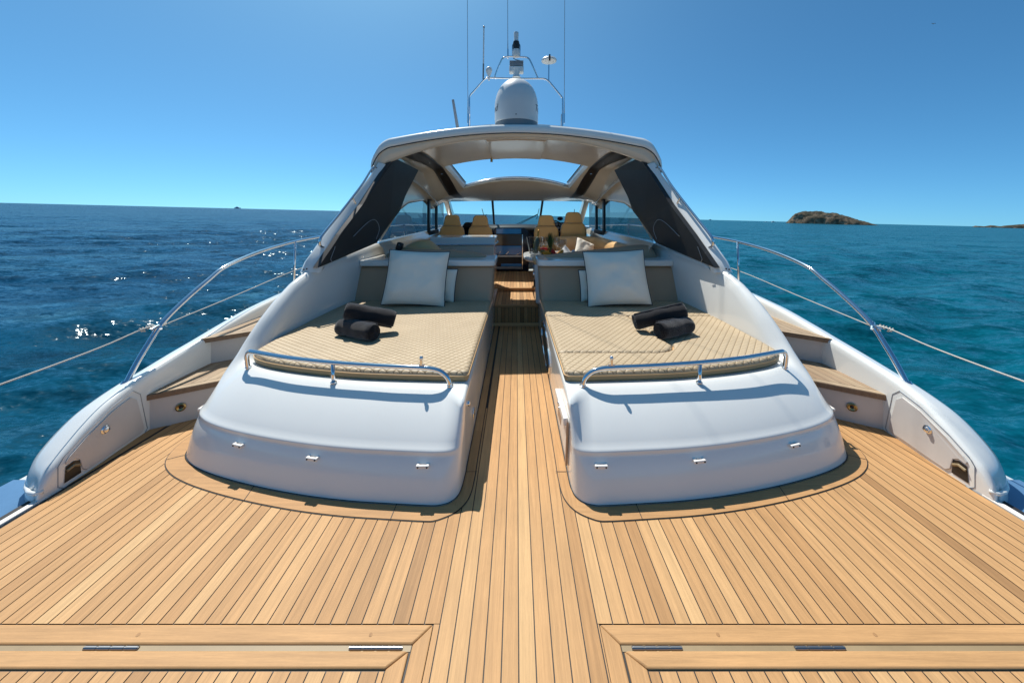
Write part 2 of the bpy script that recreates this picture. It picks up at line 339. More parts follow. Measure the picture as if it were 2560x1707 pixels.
def make_sea():
    NR, NA = 560, 1500
    rad = 1.6*np.exp(np.linspace(0, math.log(9000/1.6), NR)); th = np.linspace(0, 2*np.pi, NA, endpoint=False)
    # finer in front of the camera
    th = th-.62*np.sin(th); th = th+np.pi/2
    Rr, T = np.meshgrid(rad, th, indexing='ij'); X = Rr*np.cos(T); Y = Rr*np.sin(T); Z = np.zeros_like(X)
    dr = Rr*math.log(9000/1.6)/NR
    rng = np.random.default_rng(5)
    for i in range(90):
        lam = .35*(9/.35)**(i/89)
        a = math.radians(rng.normal(-62, 34)); k = 2*np.pi/lam
        amp = .0085*lam**.92*(.6 if lam > 5 else 1)*rng.uniform(.5, 1.3)
        fade = np.clip((lam/3-dr)/(lam/6), 0, 1)
        ph = k*(X*math.cos(a)+Y*math.sin(a))+rng.uniform(0, 6.28)
        s = np.sin(ph); Z += fade*amp*(s+.25*(1-s)**2*.3)
    # gusty patches of rougher and smoother water
    Z *= .8+.35*np.sin(X*.11+1.3*np.sin(Y*.07))*np.cos(Y*.09+.6*np.sin(X*.05))
    V = np.stack([X, Y, Z+SEA], -1).reshape(-1, 3).astype(np.float32)
    i = np.arange(NR-1)[:, None]; j = np.arange(NA)[None, :]; jn = (j+1) % NA
    F = np.stack([i*NA+j+0*i, (i+1)*NA+j, (i+1)*NA+jn, i*NA+jn], -1).reshape(-1, 4)
    me = bpy.data.meshes.new('sea'); me.vertices.add(len(V)); me.vertices.foreach_set('co', V.ravel())
    me.loops.add(F.size); me.loops.foreach_set('vertex_index', F.ravel().astype(np.int32))
    me.polygons.add(len(F)); me.polygons.foreach_set('loop_start', np.arange(0, F.size, 4, dtype=np.int32)); me.polygons.foreach_set('loop_total', np.full(len(F), 4, dtype=np.int32))
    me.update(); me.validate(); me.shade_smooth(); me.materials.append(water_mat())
    o = bpy.data.objects.new('sea', me); COL.objects.link(o); o.matrix_world = TILT
    tag(o, 'open blue and teal sea with small sunlit ripples', kind='structure')
make_sea()
def rock_mat():
    m = bpy.data.materials.new('island_rock'); m.use_nodes = True; n = m.node_tree; b = n.nodes['Principled BSDF']; l = n.links.new
    tc = n.nodes.new('ShaderNodeTexCoord'); z = n.nodes.new('ShaderNodeTexNoise'); z.inputs['Scale'].default_value = .12; z.inputs['Detail'].default_value = 9; z.inputs['Roughness'].default_value = .7; l(tc.outputs['Object'], z.inputs[0])
    g = n.nodes.new('ShaderNodeNewGeometry'); s = n.nodes.new('ShaderNodeSeparateXYZ'); l(g.outputs['Normal'], s.inputs[0])
    ad = n.nodes.new('ShaderNodeMath'); ad.operation = 'MULTIPLY_ADD'; l(s.outputs['Z'], ad.inputs[0]); ad.inputs[1].default_value = .22; l(z.outputs['Fac'], ad.inputs[2])
    cr = n.nodes.new('ShaderNodeValToRGB'); e = cr.color_ramp.elements
    e[0].position = .44; e[0].color = (.30, .21, .14, 1); e[1].position = .70; e[1].color = (.030, .030, .017, 1); k = e.new(.56); k.color = (.12, .09, .058, 1)
    l(ad.outputs[0], cr.inputs[0]); l(cr.outputs[0], b.inputs['Base Color']); b.inputs['Roughness'].default_value = .95
    return m
M['rock'] = rock_mat()
def island(name, cx, cy, ridge, depth, label, amp=1.5, seed=0, n=110):
    """ridge: (x along, height) profile seen from the yacht"""
    xs = [ridge[0][0]+(ridge[-1][0]-ridge[0][0])*i/n for i in range(n+1)]; m = 44; rows = []
    ux, uy = cy/math.hypot(cx, cy), -cx/math.hypot(cx, cy)        # along the shore
    vx, vy = cx/math.hypot(cx, cy), cy/math.hypot(cx, cy)
    for x in xs:
        h = lerp(ridge, x); row = []
        for j in range(m+1):
            t = -1+2*j/m; p = max(1-abs(t)**2.2, 0)**.75
            q = noise.fractal(Vector((x*.05+seed, t*3, seed)), 1, 2, 6)
            q2 = noise.fractal(Vector((x*.25+seed, t*9, seed)), 1, 2, 4)
            zz = h*p*(1+.16*q)+amp*.55*q2*min(p*3, 1)*min(h/6, 1)-1.2
            w_ = depth*(.35+.65*min(h/12, 1))*t*(1+.15*q)
            row.append((cx+ux*x+vx*w_+amp*q2*ux, cy+uy*x+vy*w_, SEA+zz+.6))
        rows.append(row)
    o = MB().grid(rows, flip=False).make(name, 'rock', ang=0); orient(o); o.matrix_world = TILT
    tag(o, label, kind='structure'); return o
D1 = 620
ky = D1/900
island('island', (2074-1291)*ky, D1, [(-88*ky, .2), (-85*ky, 4*ky), (-82*ky, 8*ky), (-76*ky, 16*ky), (-68*ky, 26*ky), (-55*ky, 31*ky), (-35*ky, 32*ky), (-15*ky, 31*ky), (10*ky, 27*ky), (35*ky, 20*ky), (60*ky, 10*ky), (76*ky, 4*ky), (88*ky, .5)], 16,
       'small rocky scrub-covered island on the horizon', 1.4, 3)
D2 = 900; k2 = 1.0
island('headland', (2612-1291)*k2, D2, [(-114, .5), (-108, 4.2), (-98, 3.8), (-92, 3.2), (-82, 6.8), (-75, 5.5), (-66, 4.2), (-55, 7.5), (-40, 9.5), (0, 14), (60, 16), (120, 4), (140, .5)], 9,
       'low dark rocky headland at the right edge of the horizon', 1.2, 9)
def far(u, dist, lift=0):
    """point on the sea surface at bearing column u and distance"""
    return TILT @ Vector(((u-1291)/900*dist, dist, SEA+lift))
def boat(name, u, dist, Lh, label, cat, dark=False, wake=0):
    r = empty(name, far(u, dist)); r.rotation_euler = (0, HEEL, 0)
    h = Lh*.12; hull = [(-Lh/2, -Lh*.1), (Lh*.3, -Lh*.1), (Lh/2, 0), (Lh*.3, Lh*.1), (-Lh/2, Lh*.1)]
    a = MB(); n = 5
    a.put([(x*.93, y*.8, -.2) for x, y in hull]+[(x, y, h) for x, y in hull], [tuple(range(4, -1, -1)), tuple(range(5, 10))]+[(i, (i+1) % 5, 5+(i+1) % 5, 5+i) for i in range(5)])
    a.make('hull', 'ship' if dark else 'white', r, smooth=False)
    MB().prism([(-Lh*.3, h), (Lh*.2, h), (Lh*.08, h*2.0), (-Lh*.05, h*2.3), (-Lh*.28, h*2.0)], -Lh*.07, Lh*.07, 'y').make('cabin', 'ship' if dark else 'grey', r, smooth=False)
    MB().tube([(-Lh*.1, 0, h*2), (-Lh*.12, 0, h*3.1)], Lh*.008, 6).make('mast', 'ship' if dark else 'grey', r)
    if wake: MB().prism([(-Lh/2, -.6), (-Lh/2, .6), (-Lh/2-wake, 1.2), (-Lh/2-wake, -1.2)], .02, .14).make('wake', 'white', r, smooth=False)
    tag(r, label, cat); return r
boat('distant_ship', 594, 5200, 95, 'pale hazy ship far off on the left horizon', 'ship', True)
boat('distant_yacht', 1776, 3000, 26, 'tiny hazy yacht on the horizon beside the right cabin pillar', 'boat', True)
boat('motorboat', 1934, 900, 11, 'white motorboat with a dark cabin near the rocky island', 'boat', wake=9)
boat('dinghy', 1916, 800, 5, 'low white dinghy left of the motorboat near the island', 'dinghy', wake=3)
boat('speedboat', 2478, 800, 4.2, 'tiny white speedboat at the tip of the headland', 'boat', wake=2)
g = MB(); gp = Vector(((2334-1291)/900*60, 60, 1.5+(538-60)/900*60))
for s in (-1, 1):
    g.put([(0, -.06, 0), (s*.22, -.03, .09), (s*.45, .02, .02), (s*.22, .1, .08), (0, .08, .03)], [(0, 1, 3, 4), (1, 2, 3)])
g.ball((0, 0, 0), .06, 1, 2.4, 1, 8)
gb = g.make('seagull', 'grey', solid=.012); gb.location = gp; tag(gb, 'small dark seagull high in the sky at upper right', 'bird')

# ================================================================== THE YACHT
Y = empty('motor_yacht', (0, 0, 0))  # part coordinates below were worked out beforehand from image pixel positions
tag(Y, 'large white motor yacht with teak aft deck, sunpads and an open hardtop', 'yacht')
# ---- hull
def hull():
    st = [(-3.2, 2.55, -.03), (-1.5, 2.9, -.03), (0, 2.93, -.03), (1.6, 2.93, -.03), (2.16, 2.93, -.03), (2.3, 2.86, .0), (2.5, 2.8, .06), (3, 2.78, .2), (4, 2.78, .3), (6, 2.78, .45), (9, 2.7, .65), (12, 2.25, .78), (15, 1.3, .84), (17, .05, .88)]
    rows = []
    for y, x, z in st:
        rows.append([(0, y, -1.6), (x*.75, y, -1.5), (x*.96, y, -.8), (x, y, z-.12), (x-.012, y, z-.03), (x-.05, y, z), (min(x-.3, 2.48) if y < 2.2 else (x-.12 if y < 11 else x*.5), y, z+.001), (x-.32 if y < 2.2 else (x-.14 if y < 11 else x*.45), y, -.2 if y < 9 else z-.05), (0, y, -.25 if y < 9 else z)])
    for s in (1, -1):
        m = MB().grid(rows)
        m.put(rows[0], [tuple(range(len(rows[0])))])
        o = orient(m.make('hull_side', 'gel', Y, s=s, ang=50))
hull()
# white trim strip along the teak edge
for s in (1, -1):
    MB().box((2.493, -1.5, -.02), (2.525, 1.93, .008)).make('deck_trim', 'hatchwhite', Y, s=s, bevel=.004)
for s in (1, -1): MB().box((2.53, -1.5, -.05), (2.905, 2.08, -.024)).make('deck_margin', 'margin', Y, s=s, bevel=.006)
# ---- teak deck (planks)
PW = .0577; X0 = .008; GAP = .0043
def planks(segs, z, grain=0, name='teak_deck', m='teak', parent=Y, lo=0., hi=1., extra=None):
    vs = []; fs = []; tones = []; gr = []
    for (x0, x1, y0, y1, t) in segs:
        n = len(vs); vs += [(x0, y0, z), (x1, y0, z), (x1, y1, z), (x0, y1, z)]; fs.append((n, n+1, n+2, n+3)); tones.append(t); gr.append(grain)
    o = add(name, vs, fs, m, parent, smooth=False); setattr_face(o, 'tone', tones); setattr_face(o, 'grain', gr); return o
def tone():
    return min(1, max(0, random.gauss(.55, .17)))
MB().box((-2.57, -1.6, -.03), (2.57, 2.9, -.003)).make('deck_base', 'caulk', Y, smooth=False)
MB().box((-.31, 2.85, -.03), (.31, 4.93, -.0035)).make('corridor_base', 'caulk', Y, smooth=False)
segs = []
for k in range(-46, 46):
    a = X0+k*PW+GAP/2; b = X0+(k+1)*PW-GAP/2; c = (a+b)/2; t = tone()
    if abs(c) > 2.56: continue
    a = max(a, -2.488); b = min(b, 2.488)
    if b < a: continue
    far_y = 4.9 if abs(c) < .24 else 2.8
    if abs(c) < .30:
        segs.append((a, b, -1.5, far_y, t))
    elif abs(c) < 2.5:
        yb = 1.3235
        # occasional butt joints
        if False:
            yj = random.uniform(1.45, 1.75); segs.append((a, b, yb, yj-.002, t)); segs.append((a, b, yj+.002, far_y, tone()))
        else: segs.append((a, b, yb, far_y, t))
        if b > .4355 and c > 0: segs.append((max(a, .4355), b, -1.5, 1.1845, tone()))
        if a < -.4355 and c < 0: segs.append((a, min(b, -.4355), -1.5, 1.1845, tone()))
for s in (-1, 1):
    pass; segs.append((2.50*s if s < 0 else 2.492, 2.57 if s > 0 else -2.492, 2.0, 2.8, .4) if s > 0 else (-2.57, -2.492, 2.0, 2.8, .4))
segs += [(-.3027, -.2826, -1.5, 1.3215, .5), (.2987, .3027, -1.5, 1.3215, .5)]
planks(segs, 0)
# ---- hatch frames with mitred boards
def board(poly, parent, t, grain, name, z0=-.03, z1=.004, s=1, bevel=.004):
    o = MB().prism(poly, z0, z1).make(name, 'teak', parent, s=s, bevel=bevel, smooth=True)
    nf = len(o.data.polygons); setattr_face(o, 'tone', [t]*nf); setattr_face(o, 'grain', [grain]*nf); return o
for s in (1, -1):
    h = empty('deck_hatch', (0, 0, 0), Y)
    board([(.305, 1.3195), (.3635, 1.2575), (2.30, 1.2575), (2.30, 1.3195)], h, .55, 1, 'frame_board', s=s, bevel=.006)
    board([(.305, 1.3165), (.305, -1.5), (.362, -1.5), (.362, 1.2555)], h, .47, 0, 'frame_board', s=s, bevel=.003)
    board([(.372, 1.2395), (.4335, 1.1895), (2.30, 1.1895), (2.30, 1.2405)], h, .62, 1, 'lid_board', s=s, bevel=.006)
    board([(.3705, 1.2375), (.3705, -1.5), (.432, -1.5), (.432, 1.1875)], h, .5, 0, 'lid_board', s=s, bevel=.004)
    MB().box((.366, 1.2395, -.012), (2.30, 1.2583, -.0015)).make('groove', 'creambit', h, s=s)
    for x0, x1 in (((.40, .575), (.965, 1.14)) if s > 0 else ((.395, .58), (1.31, 1.50))):
        q = MB(); q.tube([(x0, 1.2487, -.001), (x1, 1.2487, -.001)], .0055, 12)
        for k in range(4):
            xx = x0+(x1-x0)*k/4; q.tube([(xx+.004, 1.2487, -.001), (xx+(x1-x0)/4-.004, 1.2487, -.001)], .0066, 12)
        q.make('hinge', 'hinge', h, s=s)
    for x_ in ((.72, 1.28, 1.9) if s > 0 else (.52, 1.35, 1.95)):
        o = MB().lathe([(.0001, .0046), (.0065, .0046), (.0065, .0035)], (x_, 1.285, 0), 14).make('teak_plug', 'teak', h, s=s); setattr_face(o, 'tone', [.12]*len(o.data.polygons))
# ---- sunpad moulding; its inner edge, rail, cushions and backrests were scaled about the camera
KEYS = [ # base x,y | inner x,y | weights: inner wall, front, outer
 (.298, 4.90, .322, 4.90, 1, 0, 0), (.298, 3.4, .322, 3.45, 1, 0, 0), (.298, 2.5, .322, 2.6, 1, 0, 0), (.298, 2.2, .325, 2.42, 1, 0, 0), (.298, 2.05, .328, 2.33, .93, .07, 0), (.308, 1.94, .345, 2.27, .6, .4, 0), (.342, 1.882, .385, 2.247, .22, .78, 0),
 (.395, 1.858, .435, 2.239, .03, .97, 0), (.46, 1.855, .495, 2.239, 0, 1, 0), (.66, 1.868, .70, 2.249, 0, 1, 0), (.88, 1.886, .93, 2.266, 0, 1, 0), (1.13, 1.922, 1.185, 2.302, 0, 1, 0), (1.40, 1.978, 1.45, 2.36, 0, 1, 0), (1.65, 2.045, 1.67, 2.425, 0, 1, 0),
 (1.84, 2.11, 1.79, 2.486, 0, 1, 0), (1.975, 2.175, 1.865, 2.55, 0, .97, .03), (2.065, 2.25, 1.905, 2.62, 0, .85, .15), (2.11, 2.35, 1.925, 2.69, 0, .55, .45), (2.122, 2.48, 1.932, 2.76, 0, .25, .75), (2.12, 2.65, 1.935, 2.84, 0, .05, .95), (2.11, 2.9, 1.935, 2.98, 0, 0, 1),
 (2.09, 3.2, 1.93, 3.22, 0, 0, 1), (2.07, 3.5, 1.92, 3.5, 0, 0, 1), (2.04, 3.9, 1.90, 3.9, 0, 0, 1), (2.02, 4.5, 1.855, 4.5, 0, 0, 1), (1.99, 5.4, 1.82, 5.4, 0, 0, 1), (1.92, 7.2, 1.78, 7.2, 0, 0, 1), (1.80, 9.6, 1.66, 9.6, 0, 0, 1)]
PF = [(0, 0), (.03, .05), (.065, .10), (.115, .16), (.165, .204), (.188, .219), (.180, .2275), (.192, .2375), (.217, .2425), (.28, .268), (.38, .303), (.50, .341), (.63, .378), (.76, .410), (.86, .432), (.93, .445), (.98, .451), (1.03, .452), (1.10, .450)]
PI = [(0, 0), (0, .05), (0, .10), (0, .16), (0, .204), (0, .222), (0, .230), (0, .238), (0, .246), (0, .27), (0, .303), (0, .341), (0, .378), (0, .410), (.0, .432), (.35, .446), (.8, .4515), (1.1, .452), (2.0, .450)]
ZT = [(2.2, .38), (2.45, .475), (2.6, .55), (2.81, .685), (3.0, .795), (3.21, .905), (3.456, .985), (3.7, 1.03), (4.3, 1.09), (5, 1.145), (6, 1.16), (9.6, 1.2)]
def PO(y):
    z = lerp(ZT, y); D = max(z-.26, .08)
    return [(0, 0), (.0, .05), (.02, .10), (.05, .16), (.09, .205), (.11, .222), (.08, .231), (.10, .243), (.15, .25), (.17, .26+.16*D), (.19, .26+.42*D), (.23, .26+.7*D), (.30, z-.05), (.40, z-.016), (.54, z-.002), (.70, z-.003), (.86, z-.03), (.98, z-.10), (1.0, .450)]
def shell_rows(off=0):
    K = spline(KEYS, 7); rows = []
    for (bx, by, ix, iy, a, f, o) in K:
        s_ = a+f+o; a, f, o = a/s_, f/s_, o/s_; po = PO(by); row = []
        for p, q, r in zip(PI, PF, po):
            fr = a*p[0]+f*q[0]+o*r[0]; z = a*p[1]+f*q[1]+o*r[1]
            row.append((bx+(ix-bx)*fr, by+(iy-by)*fr, z))
        rows.append(row)
    return rows
ROWS = shell_rows()
def base_curve(d):
    """the footprint pushed outwards by d(i)"""
    P = [Vector(r[0]).to_2d() for r in ROWS if r[0][1] < 2.75 or r[0][0] < 1]
    out = []
    for i, p in enumerate(P):
        t = (P[min(i+1, len(P)-1)]-P[max(i-1, 0)]).normalized(); n_ = Vector((t.y, -t.x))
        w_ = d(p); out.append((p.x-n_.x*w_*-1, p.y-n_.y*w_*-1))
    return out
def ring(d0, d1, z, name, m, s, parent=Y):
    A = base_curve(d0); B = base_curve(d1); vs = [(x, y, z) for x, y in A]+[(x, y, z) for x, y in B]; n = len(A)
    fs = [(i, i+1, n+i+1, n+i) for i in range(n-1)]
    o = add(name, vs, fs, m, parent, smooth=False, s=s)
    return o
bw = lambda p: .058+.032*min(max((p.x-.3)/.12, 0), 1)
for s in (1, -1):
    o = MB().grid(ROWS).make('sunpad_moulding', 'gel', Y, s=s, ang=0); orient(o)
    # platform under the cushions and cabinet bulkhead behind
    ins = [(r[-1][0], r[-1][1]) for r in ROWS if r[-1][1] < 4.95]
    MB().prism([(x, y) for x, y in ins]+[], .34, .4485).make('cushion_platform', 'gel', o, s=s, smooth=False)
    ring(lambda p: .004, lambda p: -.03, .007, 'base_seal', 'blk', s)
    q = ring(lambda p: .006, lambda p: bw(p)+.0045, .0022, 'border_caulk', 'caulk', s)
    q = ring(lambda p: .006, bw, .0045, 'border_board', 'teak', s)
    setattr_face(q, 'tone', [.4 if (i//14) % 3 else .5 for i in range(len(q.data.polygons))]); setattr_face(q, 'grain', [0 if ROWS[i][0][0] < .34 else 1 for i in range(len(q.data.polygons))])
    # butt seams across the border
    for xx, yy, dx, dy in ((.298, 2.10, -.07, 0), (.62, 1.866, 0, -.095), (1.45, 1.99, -.02, -.1), (2.06, 2.25, .09, -.05)):
        a = Vector((xx, yy)); b = a+Vector((dx, dy)); t = Vector((-(b-a).y, (b-a).x)).normalized()*.0018
        add('board_seam', [(a.x-t.x, a.y-t.y, .0062), (a.x+t.x, a.y+t.y, .0062), (b.x+t.x, b.y+t.y, .0062), (b.x-t.x, b.y-t.y, .0062)], [(0, 1, 2, 3)], 'caulk', q, s=s, smooth=False)
    # small white eye fittings on the lower band
    for x_, y_, z_, ang in (((.447, 1.915, .178, 0), (.985, 1.955, .178, 8), (1.60, 2.088, .178, 16), (2.118, 2.45, .20, 85)) if s > 0 else ((.494, 1.915, .178, 0), (1.11, 1.975, .178, 10), (1.60, 2.088, .178, 16), (2.118, 2.45, .20, 85))):
        fm = MB().box((-.034, -.016, -.008), (.034, -.002, .008)); fm.box((-.034, -.004, -.008), (-.018, .03, .008)); fm.box((.018, -.004, -.008), (.034, .03, .008))
        ft = fm.make('eye_fitting', 'hatchwhite', o, bevel=.004, seg=3); ft.location = (x_*s, y_-.012, z_); ft.rotation_euler = (0, 0, R(ang)*s)
        for xx in (-.024, .024): MB().ball((xx, -.0155, 0), .005, n=8).make('screw', 'blk', ft)
    # stainless rail across the front of the cushions
    rail = [(1.857, 2.493, .435), (1.863, 2.491, .488), (1.86, 2.486, .535), (1.834, 2.475, .562), (1.781, 2.451, .569), (1.484, 2.355, .567), (1.166, 2.287, .564), (.848, 2.245, .561), (.594, 2.226, .558), (.519, 2.222, .552), (.466, 2.221, .535), (.429, 2.219, .504), (.413, 2.218, .472), (.408, 2.215, .435)]
    g_ = MB().tube(spline(rail, 6), .0145, 14).make('grab_rail', 'steel', o, s=s, ang=0)
    MB().tube([(1.166, 2.287, .559), (1.15, 2.263, .44)], .0125, 12).make('rail_post', 'steel', g_, s=s, ang=0)
    for p in ((1.857, 2.493, .447), (.408, 2.215, .452), (1.15, 2.265, .448)): MB().lathe([(.020, 0), (.020, .003), (.016, .005)], p, 16).make('rail_flange', 'steel', g_, s=s)
    cl = MB().box((.581, 2.218, .573), (.596, 2.234, .618)); cl.box((.567, 2.221, .546), (.609, 2.23, .578)); cl.ball((.588, 2.226, .618), .012, n=8)
    cl.make('rail_clip', 'steel', g_, s=s, bevel=.002)
# oval window and side locker on the starboard inner wall, small fittings to port
wn = [(3.66+.50*math.cos(a)*math.cos(.18)-.135*math.sin(a)*math.sin(.18)*.6, .185+.155*math.sin(a)-.09*math.cos(a)*-1*.35) for a in [2*math.pi*i/40 for i in range(40)]]
o = MB().prism(wn, .299, .2925, 'x').make('oval_window', 'navy', Y, bevel=.002)
MB().tube([(.294, y, z) for y, z in wn], .011, 8, closed=True).make('window_rim', 'steel', o)
# open side locker: raised lip, inner well and hinged lid edge
lk = MB()
lk.prism([(2.58, .065), (2.50, .30), (2.46, .30), (2.06, .335), (2.03, .335), (2.10, .09), (2.14, .05)], .2985, .2955, 'x')
lo = lk.make('side_locker', 'hatchwhite', Y, bevel=.002)
MB().prism([(2.56, .085), (2.495, .272), (2.36, .18), (2.40, .105)], .2950, .2935, 'x').make('locker_well', 'taupe', lo)
MB().prism([(2.50, .262), (2.50, .30), (2.05, .345), (2.05, .30)], .295, .268, 'x').make('locker_lid', 'hatchwhite', lo, bevel=.006)
MB().prism([(2.052, .30), (2.03, .335), (2.085, .05), (2.11, .055)], .295, .284, 'x').make('lid_edge', 'taupe', lo, bevel=.002)
for yy, zz in ((2.30, .30), (2.25, .295)): MB().lathe([(.010, 0), (.010, .006)], (.268, yy, zz), 10, (-1, 0, 0)).make('locker_latch', 'steel', lo)
k = MB().lathe([(.016, 0), (.014, .01), (.006, .014)], (-.298, 2.22, .34), 14, (1, 0, 0)).make('push_button', 'steel', Y)
k = MB().box((-.298, 2.42, .13), (-.287, 2.50, .17)).make('strap_eye', 'steel', Y, bevel=.004)
# ---- corridor steps and cockpit sole
def stepblock(y0, y1, z0, z1, hw, name):
    o = MB().box((-hw, y0, z0-.02), (hw, y1, z1-.004)).make(name, 'caulk', Y, smooth=False)
    vs = []; fs = []; tn = []; n = int(hw/PW)+1; pw = PW*.9
    for k in range(-n, n):
        a, b = max(k*pw+.002, -hw+.004), min((k+1)*pw-.002, hw-.004)
        if b-a < .01: continue
        i = len(vs); vs += [(a, y0+.045, z1), (b, y0+.045, z1), (b, y1, z1), (a, y1, z1), (a, y0-.003, z0+.004), (b, y0-.003, z0+.004), (b, y0-.003, z1-.03), (a, y0-.003, z1-.03)]
        fs += [(i, i+1, i+2, i+3), (i+4, i+5, i+6, i+7)]; t = tone(); tn += [t, t]
    q = add('tread_planks', vs, fs, 'teak', o, smooth=False); setattr_face(q, 'tone', tn)
    q = MB().box((-hw+.004, y0-.012, z1-.028), (hw-.004, y0+.043, z1+.001)).make('nosing', 'teak', o, bevel=.006); setattr_face(q, 'tone', [.6]*6); setattr_face(q, 'grain', [1]*6)
    return o
stepblock(4.92, 5.80, 0, .27, .30, 'corridor_step')
stepblock(5.80, 7.6, .27, .33, 1.75, 'cockpit_floor')
MB().box((-.30, 4.86, 0), (.30, 4.915, .035)).make('corridor_sill', 'tanlt', Y, bevel=.004)
for s in (1, -1):
    MB().box((.30, 4.90, -.02), (1.84, 5.8, .32)).make('cockpit_base', 'gelcream', Y, s=s, smooth=False)
# ---- backrests, ledges and bolsters behind the sunpads
for s in (1, -1):
    b = MB(); x0, x1, xt = .288, 1.94, 1.895
    A = [(x0, 4.155, .44), (x1, 4.155, .44), (x1, 4.55, .44), (x0, 4.55, .44)]; B = [(x0-.02, 4.335, .888), (xt, 4.335, .888), (xt, 4.55, .888), (x0-.02, 4.55, .888)]
    b.put(A+B, [(3, 2, 1, 0), (4, 5, 6, 7), (0, 1, 5, 4), (1, 2, 6, 5), (2, 3, 7, 6), (3, 0, 4, 7)])
    bb = orient(b.make('backrest', 'taupe', Y, s=s, bevel=.045, seg=4))
    MB().box((.318, 4.45, .44), (1.82, 4.9, .885)).make('cabinet', 'gelcream', Y, s=s, smooth=False)
    MB().prism([(.25, 4.35), (.265, 4.31), (.32, 4.288), (1.87, 4.288), (1.85, 4.9), (.275, 4.9), (.25, 4.86)], .89, .962).make('ledge', 'gel', Y, s=s, bevel=.014, seg=3)
    # bolster: tapering, upholstered
    rows = []
    prof = [(.36, .01, .09), (.42, .022, .11), (.61, .045, .13), (.76, .065, .14), (1.07, .095, .15), (1.375, .13, .155), (1.6, .155, .15), (1.72, .14, .13), (1.79, .05, .08)] if s > 0 else [(.39, .008, .08), (.43, .03, .1), (.475, .045, .11), (.62, .066, .13), (.83, .084, .14), (1.12, .092, .15), (1.45, .095, .15), (1.6, .08, .13), (1.68, .03, .08)]
    for x, h, d in spline(prof, 5):
        rows.append([(x, 4.68+d*math.cos(a)*(1.0), .962+max(h, .002)*max(math.sin(a), -.15)*(1.0)) for a in [2*math.pi*i/18 for i in range(18)]])
    q = MB().grid(rows, closed=True); q.put(rows[0], [tuple(range(18))]); q.put(rows[-1], [tuple(range(18))])
    orient(q.make('bolster', 'taupe', Y, s=s, ang=0))
